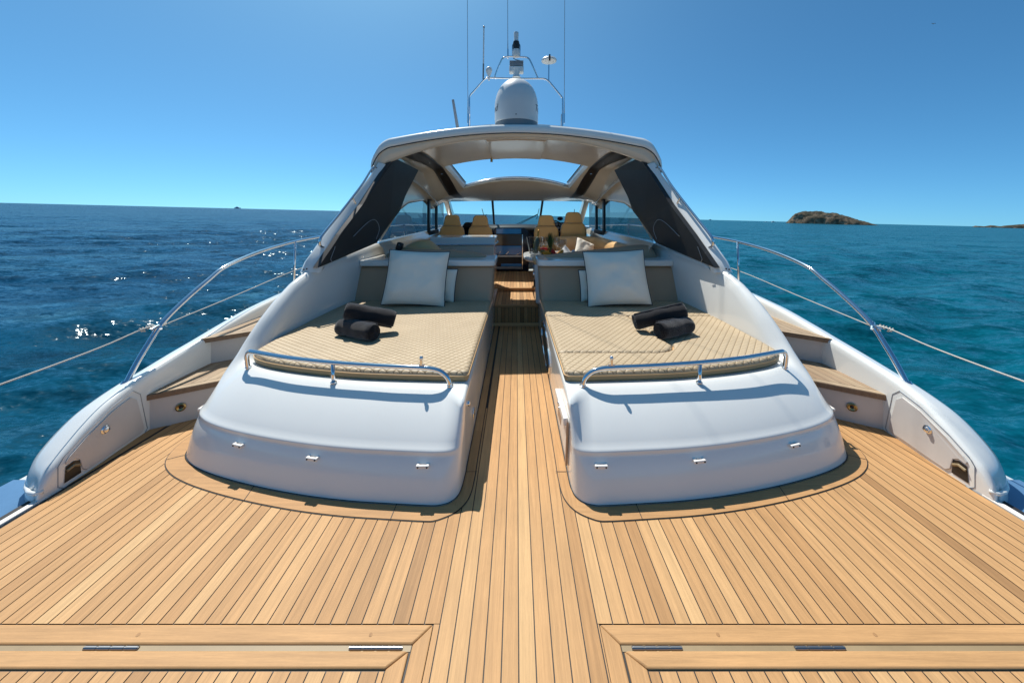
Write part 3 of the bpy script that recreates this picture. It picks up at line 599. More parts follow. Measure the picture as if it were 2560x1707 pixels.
# ---- steps on the side decks, bulwarks, wings
for s in (1, -1):
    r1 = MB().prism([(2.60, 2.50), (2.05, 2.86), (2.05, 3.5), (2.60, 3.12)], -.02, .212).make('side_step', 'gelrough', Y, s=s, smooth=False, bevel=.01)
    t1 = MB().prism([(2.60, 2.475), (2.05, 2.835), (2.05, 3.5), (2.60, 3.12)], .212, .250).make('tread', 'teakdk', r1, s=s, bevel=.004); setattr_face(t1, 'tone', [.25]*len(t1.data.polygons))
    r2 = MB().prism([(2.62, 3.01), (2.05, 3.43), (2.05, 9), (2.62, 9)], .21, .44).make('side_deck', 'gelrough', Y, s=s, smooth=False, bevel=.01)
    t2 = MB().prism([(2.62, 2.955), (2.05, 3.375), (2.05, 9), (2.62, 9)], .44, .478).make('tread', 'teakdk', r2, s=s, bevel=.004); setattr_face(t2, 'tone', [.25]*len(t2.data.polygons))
    # tread planks parallel to the hull with a margin board along the nosing
    for (ya, yb, zz, prt) in ((2.475, 3.0, .252, r1), (2.955, 6.5, .480, r2)):
        vs = []; fs = []; tn = []
        sl = .655 if ya < 2.6 else .74
        for k in range(9):
            a = 2.60-.062*k; b = a-.0585
            if b < 2.04: b = 2.04
            f0 = lambda x: ya+(2.60-x)*sl+.075
            if a - b < .01: continue
            f1 = (lambda x: yb+(2.6-x)*.74) if ya < 2.6 else (lambda x: yb)
            i = len(vs); vs += [(a, f0(a), zz), (b, f0(b), zz), (b, f1(b), zz), (a, f1(a), zz)]; fs.append((i, i+1, i+2, i+3)); tn.append(.45+.5*random.random())
        # margin board
        i = len(vs); vs += [(2.60, ya+.006, zz), (2.04, ya+.56*sl+.006, zz), (2.04, ya+.56*sl+.070, zz), (2.60, ya+.070, zz)]; fs.append((i, i+1, i+2, i+3)); tn.append(.75)
        vs2 = [(2.60, ya+.004, zz-.0012), (2.04, ya+.56*sl+.004, zz-.0012), (2.04, yb+.3, zz-.0012), (2.60, yb, zz-.0012)]
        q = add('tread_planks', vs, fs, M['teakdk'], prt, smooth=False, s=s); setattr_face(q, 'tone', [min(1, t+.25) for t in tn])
        add('tread_caulk', vs2, [(0, 1, 2, 3)], 'caulk', prt, smooth=False, s=s)
    lt = MB().lathe([(.030, 0), (.030, .006), (.022, .010), (.012, .004)], (0, 0, 0), 20).make('step_light', 'brass', r1)
    lt.location = (2.43*s, 2.607, .112); lt.rotation_euler = (R(90), 0, R(-33)*s)
    MB().ball((0, 0, .006), .011, sz=.5, n=8).make('lamp_lens', 'blk', lt)
    W = [ # y, inner x, inner top z, outer x, outer top z
     (1.875, 2.50, -.02, 2.52, -.03), (1.880, 2.497, .02, 2.535, .0), (1.888, 2.495, .065, 2.555, .03), (1.905, 2.495, .10, 2.59, .06), (1.935, 2.495, .14, 2.64, .095), (1.975, 2.495, .172, 2.685, .13), (2.03, 2.50, .212, 2.72, .168), (2.12, 2.51, .272, 2.742, .225), (2.22, 2.525, .325, 2.748, .283), (2.33, 2.543, .362, 2.75, .322), (2.45, 2.56, .390, 2.75, .352), (2.57, 2.572, .410, 2.75, .375), (2.8, 2.58, .45, 2.75, .42), (3.0, 2.58, .485, 2.75, .455), (3.3, 2.58, .54, 2.75, .51), (3.7, 2.58, .596, 2.75, .57), (4.5, 2.58, .66, 2.75, .63), (6, 2.56, .74, 2.73, .71), (9, 2.42, .88, 2.6, .85), (12, 2.0, .93, 2.16, .91), (15, 1.05, .95, 1.2, .93), (16.8, .02, .96, .12, .94)]
    rows = []
    for y, xi, zi, xo, zo in spline(W, 5):
        rr = min(.03, max((zi+.03)*.25, .003)); zb = -.06
        e = .0
        rows.append([(xi, y, zb), (xi, y, max(zi-rr*2.2, zb)), (xi+.002, y, zi-rr), (xi+rr*.35, y, zi-rr*.3), (xi+rr, y, zi), (xi+(xo-xi)*.35, y, zi+(zo-zi)*.30), (xi+(xo-xi)*.6, y, zi+(zo-zi)*.55), (xo-rr*1.6, y, zo+rr*.1), (xo-rr*.6, y, zo-rr*.6), (xo, y, zo-rr*2), (xo+.012, y, zb-.06)])
    q = MB().grid(rows); q.put(rows[0], [tuple(range(len(rows[0])))])
    bw_ = orient(q.make('bulwark', 'gel', Y, s=s, ang=0))
    # moulded foot at the aft end of the wing
    MB().tube([(2.495, 1.90, .045), (2.52, 1.884, .043), (2.57, 1.896, .041), (2.63, 1.932, .039), (2.69, 1.982, .037), (2.728, 2.04, .036), (2.75, 2.12, .034)], .011, 10).make('bead', 'gel', bw_, s=s, ang=0)
    # locker door in the inner face
    def xi_at(y): return lerp([(a[0], a[1]) for a in W], y)
    dp = [(2.375, .300), (2.42, .262), (2.475, .04), (2.455, .018), (2.10, .018), (2.075, .04), (2.06, .105), (2.03, .125), (1.995, .118), (1.99, .135), (2.01, .155), (2.10, .212), (2.25, .275)]
    def onwall(P, out): return [(xi_at(y)-out, y, z) for y, z in P]
    fine = []
    for a, b in zip(dp, dp[1:]+dp[:1]):
        for t in range(3): fine.append((a[0]+(b[0]-a[0])*t/3, a[1]+(b[1]-a[1])*t/3))
    A = onwall(fine, .007); B = onwall(fine, -.02); n = len(A)
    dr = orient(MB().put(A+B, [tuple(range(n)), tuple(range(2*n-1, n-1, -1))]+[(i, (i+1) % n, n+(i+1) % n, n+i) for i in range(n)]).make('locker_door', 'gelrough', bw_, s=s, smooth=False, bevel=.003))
    # recessed outline round the door
    c = Vector((2.22, .13)); big = [(y+(y-2.22)*.05+.004*(1 if y > 2.2 else -1), z+(z-.12)*.10) for y, z in ((2.385, .312), (2.435, .268), (2.485, .03), (2.465, .008), (2.0, .008), (1.975, .03), (1.975, .13), (2.0, .165), (2.10, .222), (2.25, .285))]
    fb = []
    for a, b in zip(big, big[1:]+big[:1]):
        for t in range(4): fb.append((a[0]+(b[0]-a[0])*t/4, a[1]+(b[1]-a[1])*t/4))
    MB().tube(onwall(fb, .0005), .0022, 6, closed=True).make('door_groove', 'grey', bw_, s=s)
    MB().put(onwall([(1.985, .022), (2.07, .022), (2.062, .100), (2.03, .116), (1.992, .110)], .003), [(0, 1, 2, 3, 4)]).make('opening_shade', 'blk', bw_, s=s, smooth=False)  # flat black face painted for the shade inside the cut-out
    MB().tube(onwall([(1.995, .085), (2.03, .092), (2.058, .075)], .006), .008, 8).make('stowed_rope', 'creambit', bw_, s=s)
    kn = MB().lathe([(.024, 0), (.024, .004), (.017, .008), (.016, .016), (.008, .020)], ((xi_at(2.20)-.007), 2.20, .192), 20, (-1, 0, 0)).make('door_knob', 'steel', dr, s=s)
# ---- side rails and guard lines
for s in (1, -1):
    pr = [(2.65, 2.43, .335), (2.65, 2.50, .45), (2.65, 2.58, .56), (2.65, 2.70, .70), (2.65, 2.90, .835), (2.65, 3.10, .945), (2.655, 3.30, 1.035), (2.665, 3.74, 1.12), (2.67, 4.33, 1.18), (2.67, 4.9, 1.205), (2.65, 6, 1.24), (2.6, 7.5, 1.28), (2.50, 9, 1.26), (2.0, 12, 1.14), (1.0, 15, 1.08), (0, 16.6, 1.05)]
    ra = MB().tube(spline(pr, 8), .0175, 14).make('side_rail', 'steel', Y, s=s, ang=0)
    for (xa, ya, zb_, zt) in ((2.66, 4.33, .62, 1.18), (2.65, 5.6, .70, 1.225), (2.62, 6.9, .78, 1.265), (2.55, 8.2, .84, 1.29), (2.36, 10, .9, 1.22)):
        MB().tube([(xa, ya-.03, zb_), (xa, ya, zt)], .0125, 10).make('stanchion', 'steel', ra, s=s, ang=0)
    MB().tube([(2.65, 2.415, .325), (2.65, 2.445, .37)], .024, 12).make('rail_foot', 'steel', ra, s=s)
    MB().tube(spline([(2.65, 2.70, .675), (2.66, 3.4, .74), (2.665, 4.33, .835), (2.655, 5.6, .90), (2.62, 6.9, .96)], 4), .004, 6).make('guard_wire', 'rope', ra, s=s)
    kk = MB().tube([(2.645, 2.60, .668), (2.65, 2.66, .68), (2.655, 2.72, .684)], .013, 8); kk.tube([(2.63, 2.66, .66), (2.665, 2.69, .70)], .012, 8)
    kk.make('line_clamp', 'steel', ra, s=s)
    rp = MB().tube(spline([(2.65, 2.66, .685), (2.655, 2.55, .69), (2.66, 2.3, .655), (2.66, 1.9, .63), (2.65, 1.2, .61), (2.6, .2, .62), (2.5, -1.2, .7)], 5), .0048, 8)
    for t in range(5): rp.tube([(2.650+.006*(t % 2), 2.64-.022*t, .668+.006*(t % 3)), (2.662, 2.628-.022*t, .70)], .006, 6)
    o = rp.make('guard_rope', 'rope', s=s, ang=0)
    tag(o, 'white guard rope tied to the %s stainless side rail and running aft' % ('left' if s < 0 else 'right'), 'rope', 'guard ropes at the side rails')

# ================================================================== hardtop
HC = [(4.5, 2.605), (5.2, 2.60), (5.8, 2.575), (6.4, 2.524), (6.8, 2.40), (7.35, 2.20), (8.0, 1.99), (8.6, 1.835), (9.0, 1.80)]
HK = [(4.5, .09), (6.4, .095), (7.0, .13), (7.35, .15), (7.7, .12), (8.0, .08), (8.6, .008), (9, .004)]
HE = [(4.5, .30), (6.2, .28), (7.35, .12), (8.2, .02), (9, 0)]
HW = [(4.5, 1.83), (6.4, 1.80), (7.35, 1.77), (8.6, 1.70), (9, 1.68)]
OPN = [(4.5, 1.28), (6.4, 1.285), (7.35, 1.07), (8.6, 1.0), (9, 1.0)]
def cs(tab, y):
    return sum(lerp(tab, y+d) for d in (-.12, -.06, 0, .06, .12))/5
def under(x, y):
    W_ = lerp(HW, y); a = abs(x)/W_; e = max((a-.86)/.14, 0)
    return cs(HC, y)-lerp(HK, y)*x*x-lerp(HE, y)*e**4
def aft(x): return 4.86-.30*min(abs(x)/1.82, 1)**2.2
ys = [0, .012, .04, .09, .16, .3, .5, .75, 1.0]
def roof():
    U = [-1, -.985, -.965, -.94, -.91, -.88, -.85, -.81, -.77, -.73, -.69] + [i/12*.66 for i in range(-12, 13)] + [.69, .73, .77, .81, .85, .88, .91, .94, .965, .985, 1]
    Ys = [4.86+(6.4-4.86)*t for t in ys]+[6.65, 6.9, 7.15, 7.35, 7.5, 7.7, 8.0, 8.3, 8.6]
    top = []; bot = []
    for j, y in enumerate(Ys):
        rt = []; rb = []
        for u in U:
            yy0 = y
            W_ = lerp(HW, y); op = lerp(OPN, y)/W_
            a = abs(u); a2 = a/.66*op if a <= .66 else op+(a-.66)/.34*(1-op)
            x = math.copysign(a2*W_, u)
            if j < 9: yy = aft(x)+(6.4-aft(x))*ys[j]
            else: yy = y
            # round the aft lip in section
            lip = [0, .012, .04, .09, .16, .3, .5, .75, 1.0][j] if j < 9 else 1
            d = (yy-aft(x)); rd = .05; k = math.sqrt(max(1-(1-min(d/rd, 1))**2, 0))
            zb = under(x, yy); th = .105 if yy < 7 else .105-.05*min((yy-7)/1.6, 1)
            ed = max((a2-.93)/.07, 0); th *= (1-.45*ed**2)
            mid = zb+th*.5
            rt.append((x, yy, mid+th*.5*(k if j < 9 else 1)-.03*(1-min(max(d, 0)/.6, 1)))); rb.append((x, yy, mid-th*.5*(k if j < 9 else 1)))
        top.append(rt); bot.append(rb)
    n = len(U); m = len(Ys); vs = [p for r in top for p in r]+[p for r in bot for p in r]; o_ = n*m
    hole = lambda j, i: Ys[j] >= 6.39 and Ys[j+1] <= 7.36 and abs(U[i]) <= .661 and abs(U[i+1]) <= .661
    fs = []; cell = {}
    for j in range(m-1):
        for i in range(n-1):
            if hole(j, i): continue
            cell[(j, i)] = 1
    for (j, i) in cell:
        a, b, c, d = j*n+i, j*n+i+1, (j+1)*n+i+1, (j+1)*n+i
        fs.append((a, b, c, d)); fs.append((d+o_, c+o_, b+o_, a+o_))
        for (dj, di, p, q) in ((-1, 0, a, b), (0, 1, b, c), (1, 0, c, d), (0, -1, d, a)):
            if (j+dj, i+di) not in cell: fs.append((q, p, p+o_, q+o_))
    h = add('hardtop', vs, fs, 'gel', Y, ang=50)
    h.data.materials.append(M['gelcream'])
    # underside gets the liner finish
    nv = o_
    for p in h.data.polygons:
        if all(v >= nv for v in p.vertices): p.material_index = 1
    orient(h)
    return h
HT = roof()
# rounded aft moulding that turns the corner and runs forward along both sides
path = [(-lerp(HW, y)-.005, y) for y in (7.6, 6.8, 6.0, 5.4, 5.0)]+[(-1.835, 4.78), (-1.832, 4.68), (-1.80, 4.60)]+[(x, aft(x)-.005) for x in [1.74*t/20 for t in range(-20, 21)]]+[(1.80, 4.60), (1.832, 4.68), (1.835, 4.78)]+[(lerp(HW, y)+.005, y) for y in (5.0, 5.4, 6.0, 6.8, 7.6)]
def edge_z(x, y):
    xx = min(abs(x), lerp(HW, y)-.004); return under(xx, max(y, aft(xx)+.0))+.045
pz = spline([(x, y, edge_z(x, y)) for x, y in path], 3)
rows = []
for i, p in enumerate(pz):
    a = Vector(pz[max(i-1, 0)]); b = Vector(pz[min(i+1, len(pz)-1)]); t = (b-a); t.z = 0; t.normalize(); nn = Vector((t.y, -t.x, 0)); c = Vector(p)
    rows.append([tuple(c+nn*u_*1+Vector((0, 0, w_))) for u_, w_ in ((-.15, -.01), (-.135, .058), (-.10, .076), (-.04, .080), (.0, .074), (.030, .060), (.050, .032), (.054, -.005), (.048, -.036), (.036, -.052), (.01, -.056), (-.05, -.05))])
orient(MB().grid(rows).make('roof_edge', 'gel', HT, ang=0))
seal = []
for i, p in enumerate(pz):
    a = Vector(pz[max(i-1, 0)]); b = Vector(pz[min(i+1, len(pz)-1)]); t = (b-a); t.z = 0; t.normalize(); seal.append(tuple(Vector(p)+Vector((t.y, -t.x, 0))*.040+Vector((0, 0, -.050))))
MB().tube(seal, .007, 6).make('lip_seal', 'blk', HT)
# cream flange hanging below the aft lip, deeper towards the corners
rows = []
fp = [(-1.815, 5.6), (-1.82, 5.2), (-1.825, 4.95), (-1.825, 4.80)]+[(-1.81, 4.69), (-1.78, 4.635)]+[(x, aft(x)+.02) for x in [1.72*t/24 for t in range(-24, 25)]]+[(1.78, 4.635), (1.81, 4.69)]+[(1.825, 4.80), (1.825, 4.95), (1.82, 5.2), (1.815, 5.6)]
fz = spline([(x, y, edge_z(x, y)-.055) for x, y in fp], 3)
for i, p in enumerate(fz):
    a = Vector(fz[max(i-1, 0)]); b = Vector(fz[min(i+1, len(fz)-1)]); t = (b-a); t.z = 0; t.normalize(); nn = Vector((t.y, -t.x, 0)); c = Vector(p)
    e_ = min(abs(c.x)/1.8, 1); d_ = (.05+.16*e_**3)*(1 if c.y < 4.9 else max(1-(c.y-4.9)/.7, .05))
    rows.append([tuple(c+nn*u_+Vector((0, 0, w_))) for u_, w_ in ((.036, .01), (.032, -.3*d_), (.015, -.75*d_), (-.012, -d_), (-.05, -d_*1.0), (-.09, -d_*.85), (-.13, -d_*.4), (-.16, .02))])
orient(MB().grid(rows).make('aft_flange', 'gelcream', HT, ang=0))
# centre console of the liner and small catches
orient(MB().grid([[(x, y, under(x, y)-(.028 if abs(x) < .43 else 0)+(.02 if y < 5.16 or y > 6.36 else 0)) for x in (-.46, -.44, -.425, -.2, 0, .2, .425, .44, .46)] for y in (5.15, 5.17, 5.2, 5.5, 5.8, 6.1, 6.35, 6.37)]).make('headliner_panel', 'gelcream', HT, ang=25))
for x in (-.44,): MB().box((x-.02, 6.36, 2.44), (x+.02, 6.40, 2.50)).make('roof_catch', 'brass', HT, bevel=.004)
# opening rim
rim = []
for x in [1.07*t/16 for t in range(-16, 17)]: rim.append((x, 7.335, under(x, 7.35)+.058))
o = MB().tube(rim, .030, 10).make('sunroof_rim', 'steel', HT, ang=0)
MB().tube([(x, y-.03, z-.045) for x, y, z in rim], .022, 10).make('sunroof_trim', 'gelcream', o, ang=0)
q = MB()
for x in (-.36, .30, 1.0): q.tube([(x-.05, 7.30, under(x, 7.35)+.02), (x-.04, 7.29, under(x, 7.35)+.05), (x+.05, 7.29, under(x, 7.35)+.05)], .006, 6)
q.make('roller_clip', 'blk', o)
for s in (1, -1):
    e = [(lerp(OPN, y)-.004, y, under(lerp(OPN, y), y)+.05) for y in [6.4+.95*t/14 for t in range(15)]]
    MB().grid([[(x-.01, y, z-.06), (x-.03, y, z+.0), (x-.035, y, z+.085), (x+.03, y, z+.09)] for x, y, z in e]).make('sunroof_track', 'gel', HT, s=s, ang=0)
    MB().tube([(x-.036, y, z+.088) for x, y, z in e], .007, 8).make('sunroof_seal', 'panel', HT, s=s)
    # dark light strip with downlights
    si = [(1.49, 4.98), (1.42, 5.10), (1.36, 5.4), (1.335, 5.9), (1.31, 6.4), (1.235, 7.0), (1.16, 7.85), (1.165, 7.95)]
    so_ = [(1.60, 5.02), (1.62, 5.15), (1.60, 5.4), (1.54, 5.8), (1.49, 6.2), (1.44, 6.8), (1.36, 7.45), (1.24, 7.9)]
    A = spline(si, 6); B = spline(so_, 6); rows = []
    for a, b in zip(A, B):
        rows.append([(a[0]+(b[0]-a[0])*t, a[1]+(b[1]-a[1])*t, under(a[0]+(b[0]-a[0])*t, a[1]+(b[1]-a[1])*t)-.012) for t in (0, .25, .5, .75, 1)])
    st = orient(MB().grid(rows).make('light_strip', 'strip', HT, s=s, ang=0, solid=.012))
    for i in (5, 19, 27, 39):
        c = rows[i][2]; MB().lathe([(.024, -.012), (.024, -.004), (.0001, -.004)], c, 14).make('downlight', 'steel', st, s=s)
# stacked sliding roof panel aft of the opening
rows = []
for y, zo in ((5.46, -.06), (5.47, .10), (5.50, .16), (5.6, .185), (6.0, .18), (6.3, .16), (6.36, .08), (6.37, -.04)):
    rows.append([(x, y, 2.735-.075*x*x+zo*(1-max((abs(x)-1.2)/.12, 0)**2)) for x in [1.32*t/24 for t in range(-24, 25)]])
orient(MB().grid(rows).make('sliding_roof_panel', 'gel', HT, ang=40))
# ---- side pillars
def resample(P, n):
    P = [Vector(p) for p in P]; L_ = [0]
    for a, b in zip(P, P[1:]): L_.append(L_[-1]+(b-a).length)
    out = []
    for i in range(n):
        d = L_[-1]*i/(n-1)
        for k in range(len(P)-1):
            if d <= L_[k+1]+1e-9: out.append(P[k].lerp(P[k+1], (d-L_[k])/(L_[k+1]-L_[k]+1e-9))); break
    return out
for s in (1, -1):
    # aft white face: outer edge and inner edge of the arch leg
    Oe = resample([(2.045, 3.40, .955), (2.03, 3.42, 1.03), (1.975, 3.70, 1.30), (1.885, 4.10, 1.66), (1.79, 4.48, 2.03), (1.76, 4.56, 2.16)], 16)
    Ie = resample([(1.90, 3.46, .945), (1.90, 3.49, 1.02), (1.865, 3.77, 1.28), (1.80, 4.15, 1.60), (1.70, 4.52, 2.0), (1.66, 4.62, 2.14)], 16)
    rows = []
    for a, b in zip(Oe, Ie):
        m_ = a.lerp(b, .5)+Vector((0, -.025, .01))
        rows.append([tuple(a+Vector((-.02, .60, .10))), tuple(a+Vector((.01, .06, .01))), tuple(a), tuple(a.lerp(b, .12)+Vector((0, -.018, .006))), tuple(m_), tuple(a.lerp(b, .9)+Vector((0, -.012, .004))), tuple(b), tuple(b+Vector((-.0, .06, .01)))])
    q = MB().grid(rows); q.put(rows[0], [tuple(range(8))])
    pl = orient(q.make('roof_pillar', 'gel', Y, s=s, ang=40))
    # outer coachwork above side deck, from pillar forward to the windscreen
    rows = []
    for y in (3.5, 3.9, 4.4, 5.0, 6.0, 7.0, 7.6): rows.append([(lerp([(3.5, 2.045), (7.6, 1.90)], y), y, .9), (lerp([(3.5, 2.04), (7.6, 1.88)], y), y, lerp([(3.5, 1.0), (4.4, 1.09), (7.6, 1.15)], y)), (lerp([(3.5, 1.95), (7.6, 1.80)], y), y, lerp([(3.5, 1.02), (4.4, 1.10), (7.6, 1.16)], y))])
    orient(MB().grid(rows).make('coach_side', 'gel', pl, s=s, ang=40))
    # charcoal inner panel
    P = [(1.885, 3.42, 1.00), (1.79, 4.62, 1.145), (1.755, 4.96, 1.365), (1.715, 5.30, 1.56), (1.67, 5.42, 1.79), (1.59, 5.85, 2.23), (1.60, 4.76, 2.25), (1.625, 4.62, 2.17), (1.66, 4.54, 2.07), (1.76, 4.12, 1.62), (1.825, 3.74, 1.30)]
    A = [Vector(p) for p in P]; B = [p+Vector((.05, 0, 0)) for p in A]; n = len(A)
    pn = orient(add('quarter_panel', [tuple(p) for p in A+B], [tuple(range(n)), tuple(range(2*n-1, n-1, -1))]+[(i, (i+1) % n, n+(i+1) % n, n+i) for i in range(n)], 'panel', pl, s=s, smooth=False))
    # outline of the speaker recess in the panel
    rc = spline([(1.82, 3.98, 1.265), (1.785, 4.24, 1.40), (1.77, 4.42, 1.445), (1.765, 4.54, 1.40), (1.77, 4.60, 1.31), (1.785, 4.54, 1.20)], 6)
    MB().tube([(x-.018, y, z) for x, y, z in rc], .0035, 6).make('recess_edge', 'grey', pn, s=s)
    MB().tube([(1.842, 3.66, 1.18), (1.858, 3.60, 1.06), (1.862, 3.64, 1.02)], .003, 6).make('panel_seam', 'grey', pn, s=s)
    # rail on the pillar
    MB().tube(spline([(1.93, 3.62, 1.17), (1.935, 3.55, 1.20), (1.93, 3.54, 1.26), (1.918, 3.60, 1.33), (1.885, 3.83, 1.51), (1.845, 4.05, 1.70), (1.81, 4.25, 1.88), (1.785, 4.43, 2.06), (1.765, 4.48, 2.095), (1.745, 4.56, 2.08)], 6), .013, 12).make('pillar_rail', 'steel', pl, s=s, ang=0)
    MB().tube([(1.845, 4.05, 1.70), (1.83, 4.10, 1.63)], .010, 10).make('pillar_rail_post', 'steel', pl, s=s)
    for k_, (a, b, c) in enumerate(((2.0, 3.385, .99), (1.975, 3.39, .995))): MB().ball((a, b, c), .008, n=8).make('screw_hole', 'blk', pl, s=s)
    # side liner between window and roof
    WT = [(4.75, 1.16), (5.0, 1.30), (5.38, 1.54), (5.9, 1.69), (6.97, 1.787), (8.16, 1.84), (8.6, 1.835)]
    rows = []
    for y in [4.75+.16*i for i in range(25)]:
        xo = lerp(HW, y)-.055; zt_ = under(xo, y)+.02; zb_ = min(lerp(WT, y), zt_-.01)
        xb = 1.80-.02*(y-4.75)
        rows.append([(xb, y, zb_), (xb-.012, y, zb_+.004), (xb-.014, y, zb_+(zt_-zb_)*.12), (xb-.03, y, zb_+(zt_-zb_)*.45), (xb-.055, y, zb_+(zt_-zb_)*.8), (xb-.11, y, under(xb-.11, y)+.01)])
    orient(MB().grid(rows).make('side_liner', 'gelcream', HT, s=s, ang=0))
    # side glass and frames
    rows = []
    for y in [4.75+.16*i for i in range(25)]: rows.append([(1.81-.02*(y-4.75), y, 1.12), (1.81-.02*(y-4.75), y, max(lerp(WT, y)+.02, 1.13))])
    gl = MB().grid(rows).make('side_window', 'glass', Y, s=s)
    for y0, y1 in ((7.03, 7.13), (7.70, 7.80)): MB().box((1.70, y0, 1.17), (1.745, y1, 1.80)).make('window_frame', 'blk', gl, s=s, bevel=.004)
    MB().box((1.69, 7.0, 1.10), (1.75, 7.85, 1.19)).make('window_frame', 'blk', gl, s=s, bevel=.004)
    MB().box((1.695, 7.03, 1.785), (1.745, 7.8, 1.81)).make('window_frame', 'blk', gl, s=s)
    # interior sill
    rows = []
    for y in (4.55, 5.0, 6.0, 7.0, 7.9, 9.4): rows.append([(1.83-.01*(y-4.6), y, lerp([(4.55, 1.145), (7, 1.19), (9.4, 1.22)], y)), (1.74, y, lerp([(4.55, 1.145), (7, 1.185), (9.4, 1.22)], y)), (1.71, y, lerp([(4.55, 1.10), (7, 1.14), (9.4, 1.18)], y)), (1.69, y, lerp([(4.55, 1.09), (9.4, 1.12)], y)), (1.64, y, .95), (1.63, y, .33)])
    orient(MB().grid(rows).make('cockpit_side', 'gelcream', Y, s=s, ang=40))
    # windscreen pillar
    MB().prism([(8.42, 1.86), (8.72, 1.86), (9.85, 1.20), (9.45, 1.20)], 1.60, 1.72, 'x').make('windscreen_pillar', 'gelcream', Y, s=s, bevel=.012)
    # round vent on the coaming
    MB().ball((1.852, 4.36, 1.0), .008, n=8).make('snap_fastener', 'steel', Y, s=s)
# ---- windscreen
ws = MB(); ws.grid([[(x, 8.62, 1.85) for x in (-1.64, -.6, .6, 1.64)], [(x, 9.7+.18*(1-(x/1.64)**2), 1.24) for x in (-1.64, -.6, .6, 1.64)]])
WS = ws.make('windscreen', 'wind', Y)
for x0, x1 in ((-.575, -.605), (.63, .62)): MB().tube([(x0, 8.64, 1.85), (x1, 9.82, 1.22)], .028, 8).make('mullion', 'blk', WS)
wp = [((-.92, 9.6, 1.68), (-.83, 9.9, 1.25)), ((-.80, 9.6, 1.52), (-1.05, 9.8, 1.25)), ((-.80, 9.6, 1.50), (-.95, 9.8, 1.25)), ((.58, 9.2, 1.66), (.53, 9.4, 1.40)), ((.54, 9.3, 1.52), (-.02, 9.8, 1.24)), ((.54, 9.3, 1.505), (.06, 9.8, 1.24)), ((1.42, 8.8, 1.64), (1.42, 8.9, 1.50))]
for a, b in wp: MB().tube([a, b], .008, 6).make('wiper', 'blk', WS)
# ---- dash
ds = MB()
rows = []
for x in [-1.62+3.24*t/40 for t in range(41)]:
    hump = .055*math.exp(-((abs(x)-.95)/.33)**2)+.03*math.exp(-((x+.02)/.5)**4)
    rows.append([(x, 8.35, .6), (x, 8.30, 1.06), (x, 8.34, 1.17+hump), (x, 8.5, 1.235+hump), (x, 8.9, 1.25+hump), (x, 9.6, 1.22+hump*.4), (x, 10.1, 1.18)])
orient(ds.grid(rows).make('dashboard', 'dash', Y, ang=0))
for x in (-.98, .95):
    MB().prism([(x-.30, 1.20), (x+.30, 1.20), (x+.22, 1.33), (x-.20, 1.34)], 8.25, 8.45, 'y').make('instrument_binnacle', 'blk', Y, bevel=.04, seg=3)
for i in range(8): MB().lathe([(.034, 0), (.034, .006), (.026, .004)], (.84+(i % 4)*.085+.03*(i//4), 8.245, 1.29-.085*(i//4)), 14, (0, -1, 0)).make('gauge', 'grey', Y)
MB().ball((1.02, 8.4, 1.42), .07, sz=.7, n=10).make('compass', 'navy', Y)
MB().prism([(-1.62, .33), (1.62, .33), (1.62, 1.10), (-1.62, 1.10)], 8.30, 8.34, 'y').make('helm_bulkhead', 'navy', Y)
sw = MB().tube([(.86+.17*math.cos(2*math.pi*i/28), 8.12, 1.20+.17*math.sin(2*math.pi*i/28)) for i in range(28)], .014, 8, closed=True).make('steering_wheel', 'blk', Y, ang=0)
for a in (90, 210, 330): MB().tube([(.86, 8.14, 1.20), (.86+.165*math.cos(R(a)), 8.12, 1.20+.165*math.sin(R(a)))], .012, 8).make('spoke', 'steel', sw)
# ---- companionway door and steps, blue reflections painted into the panel colour
cw = MB().prism([(-.50, .33), (-.50, 1.16), (-.44, 1.24), (.16, 1.24), (.26, 1.16), (.26, .33)], 7.52, 7.62, 'y').make('companionway', 'navy', Y, bevel=.02)
def slab(x0, x1, z0, z1, y, m, nm): return MB().box((x0, y-.012, z0), (x1, y, z1)).make(nm, m, cw, bevel=.004)
slab(-.42, .10, 1.11, 1.215, 7.515, 'bluereflect', 'door_panel'); slab(-.42, .11, .87, 1.10, 7.51, 'brownglass', 'door_panel'); slab(-.42, .11, .675, .86, 7.512, 'bluereflect', 'door_panel')
slab(-.44, .12, .63, .668, 7.49, 'hatchwhite', 'stair_tread'); slab(-.42, .11, .50, .625, 7.512, 'blk', 'door_panel'); slab(-.32, .11, .435, .49, 7.505, 'bluereflect', 'door_panel'); slab(-.44, .12, .385, .43, 7.48, 'grey', 'stair_tread')
MB().box((.115, 7.46, .38), (.135, 7.52, 1.10)).make('door_edge', 'steel', cw, bevel=.003)
for x0 in (-.42, -.25, 0.0):
    MB().tube([(x0, 7.47, .68), (x0+.05, 7.46, .70), (x0+.09, 7.46, .745)], .006, 6).make('hook', 'steel', cw)
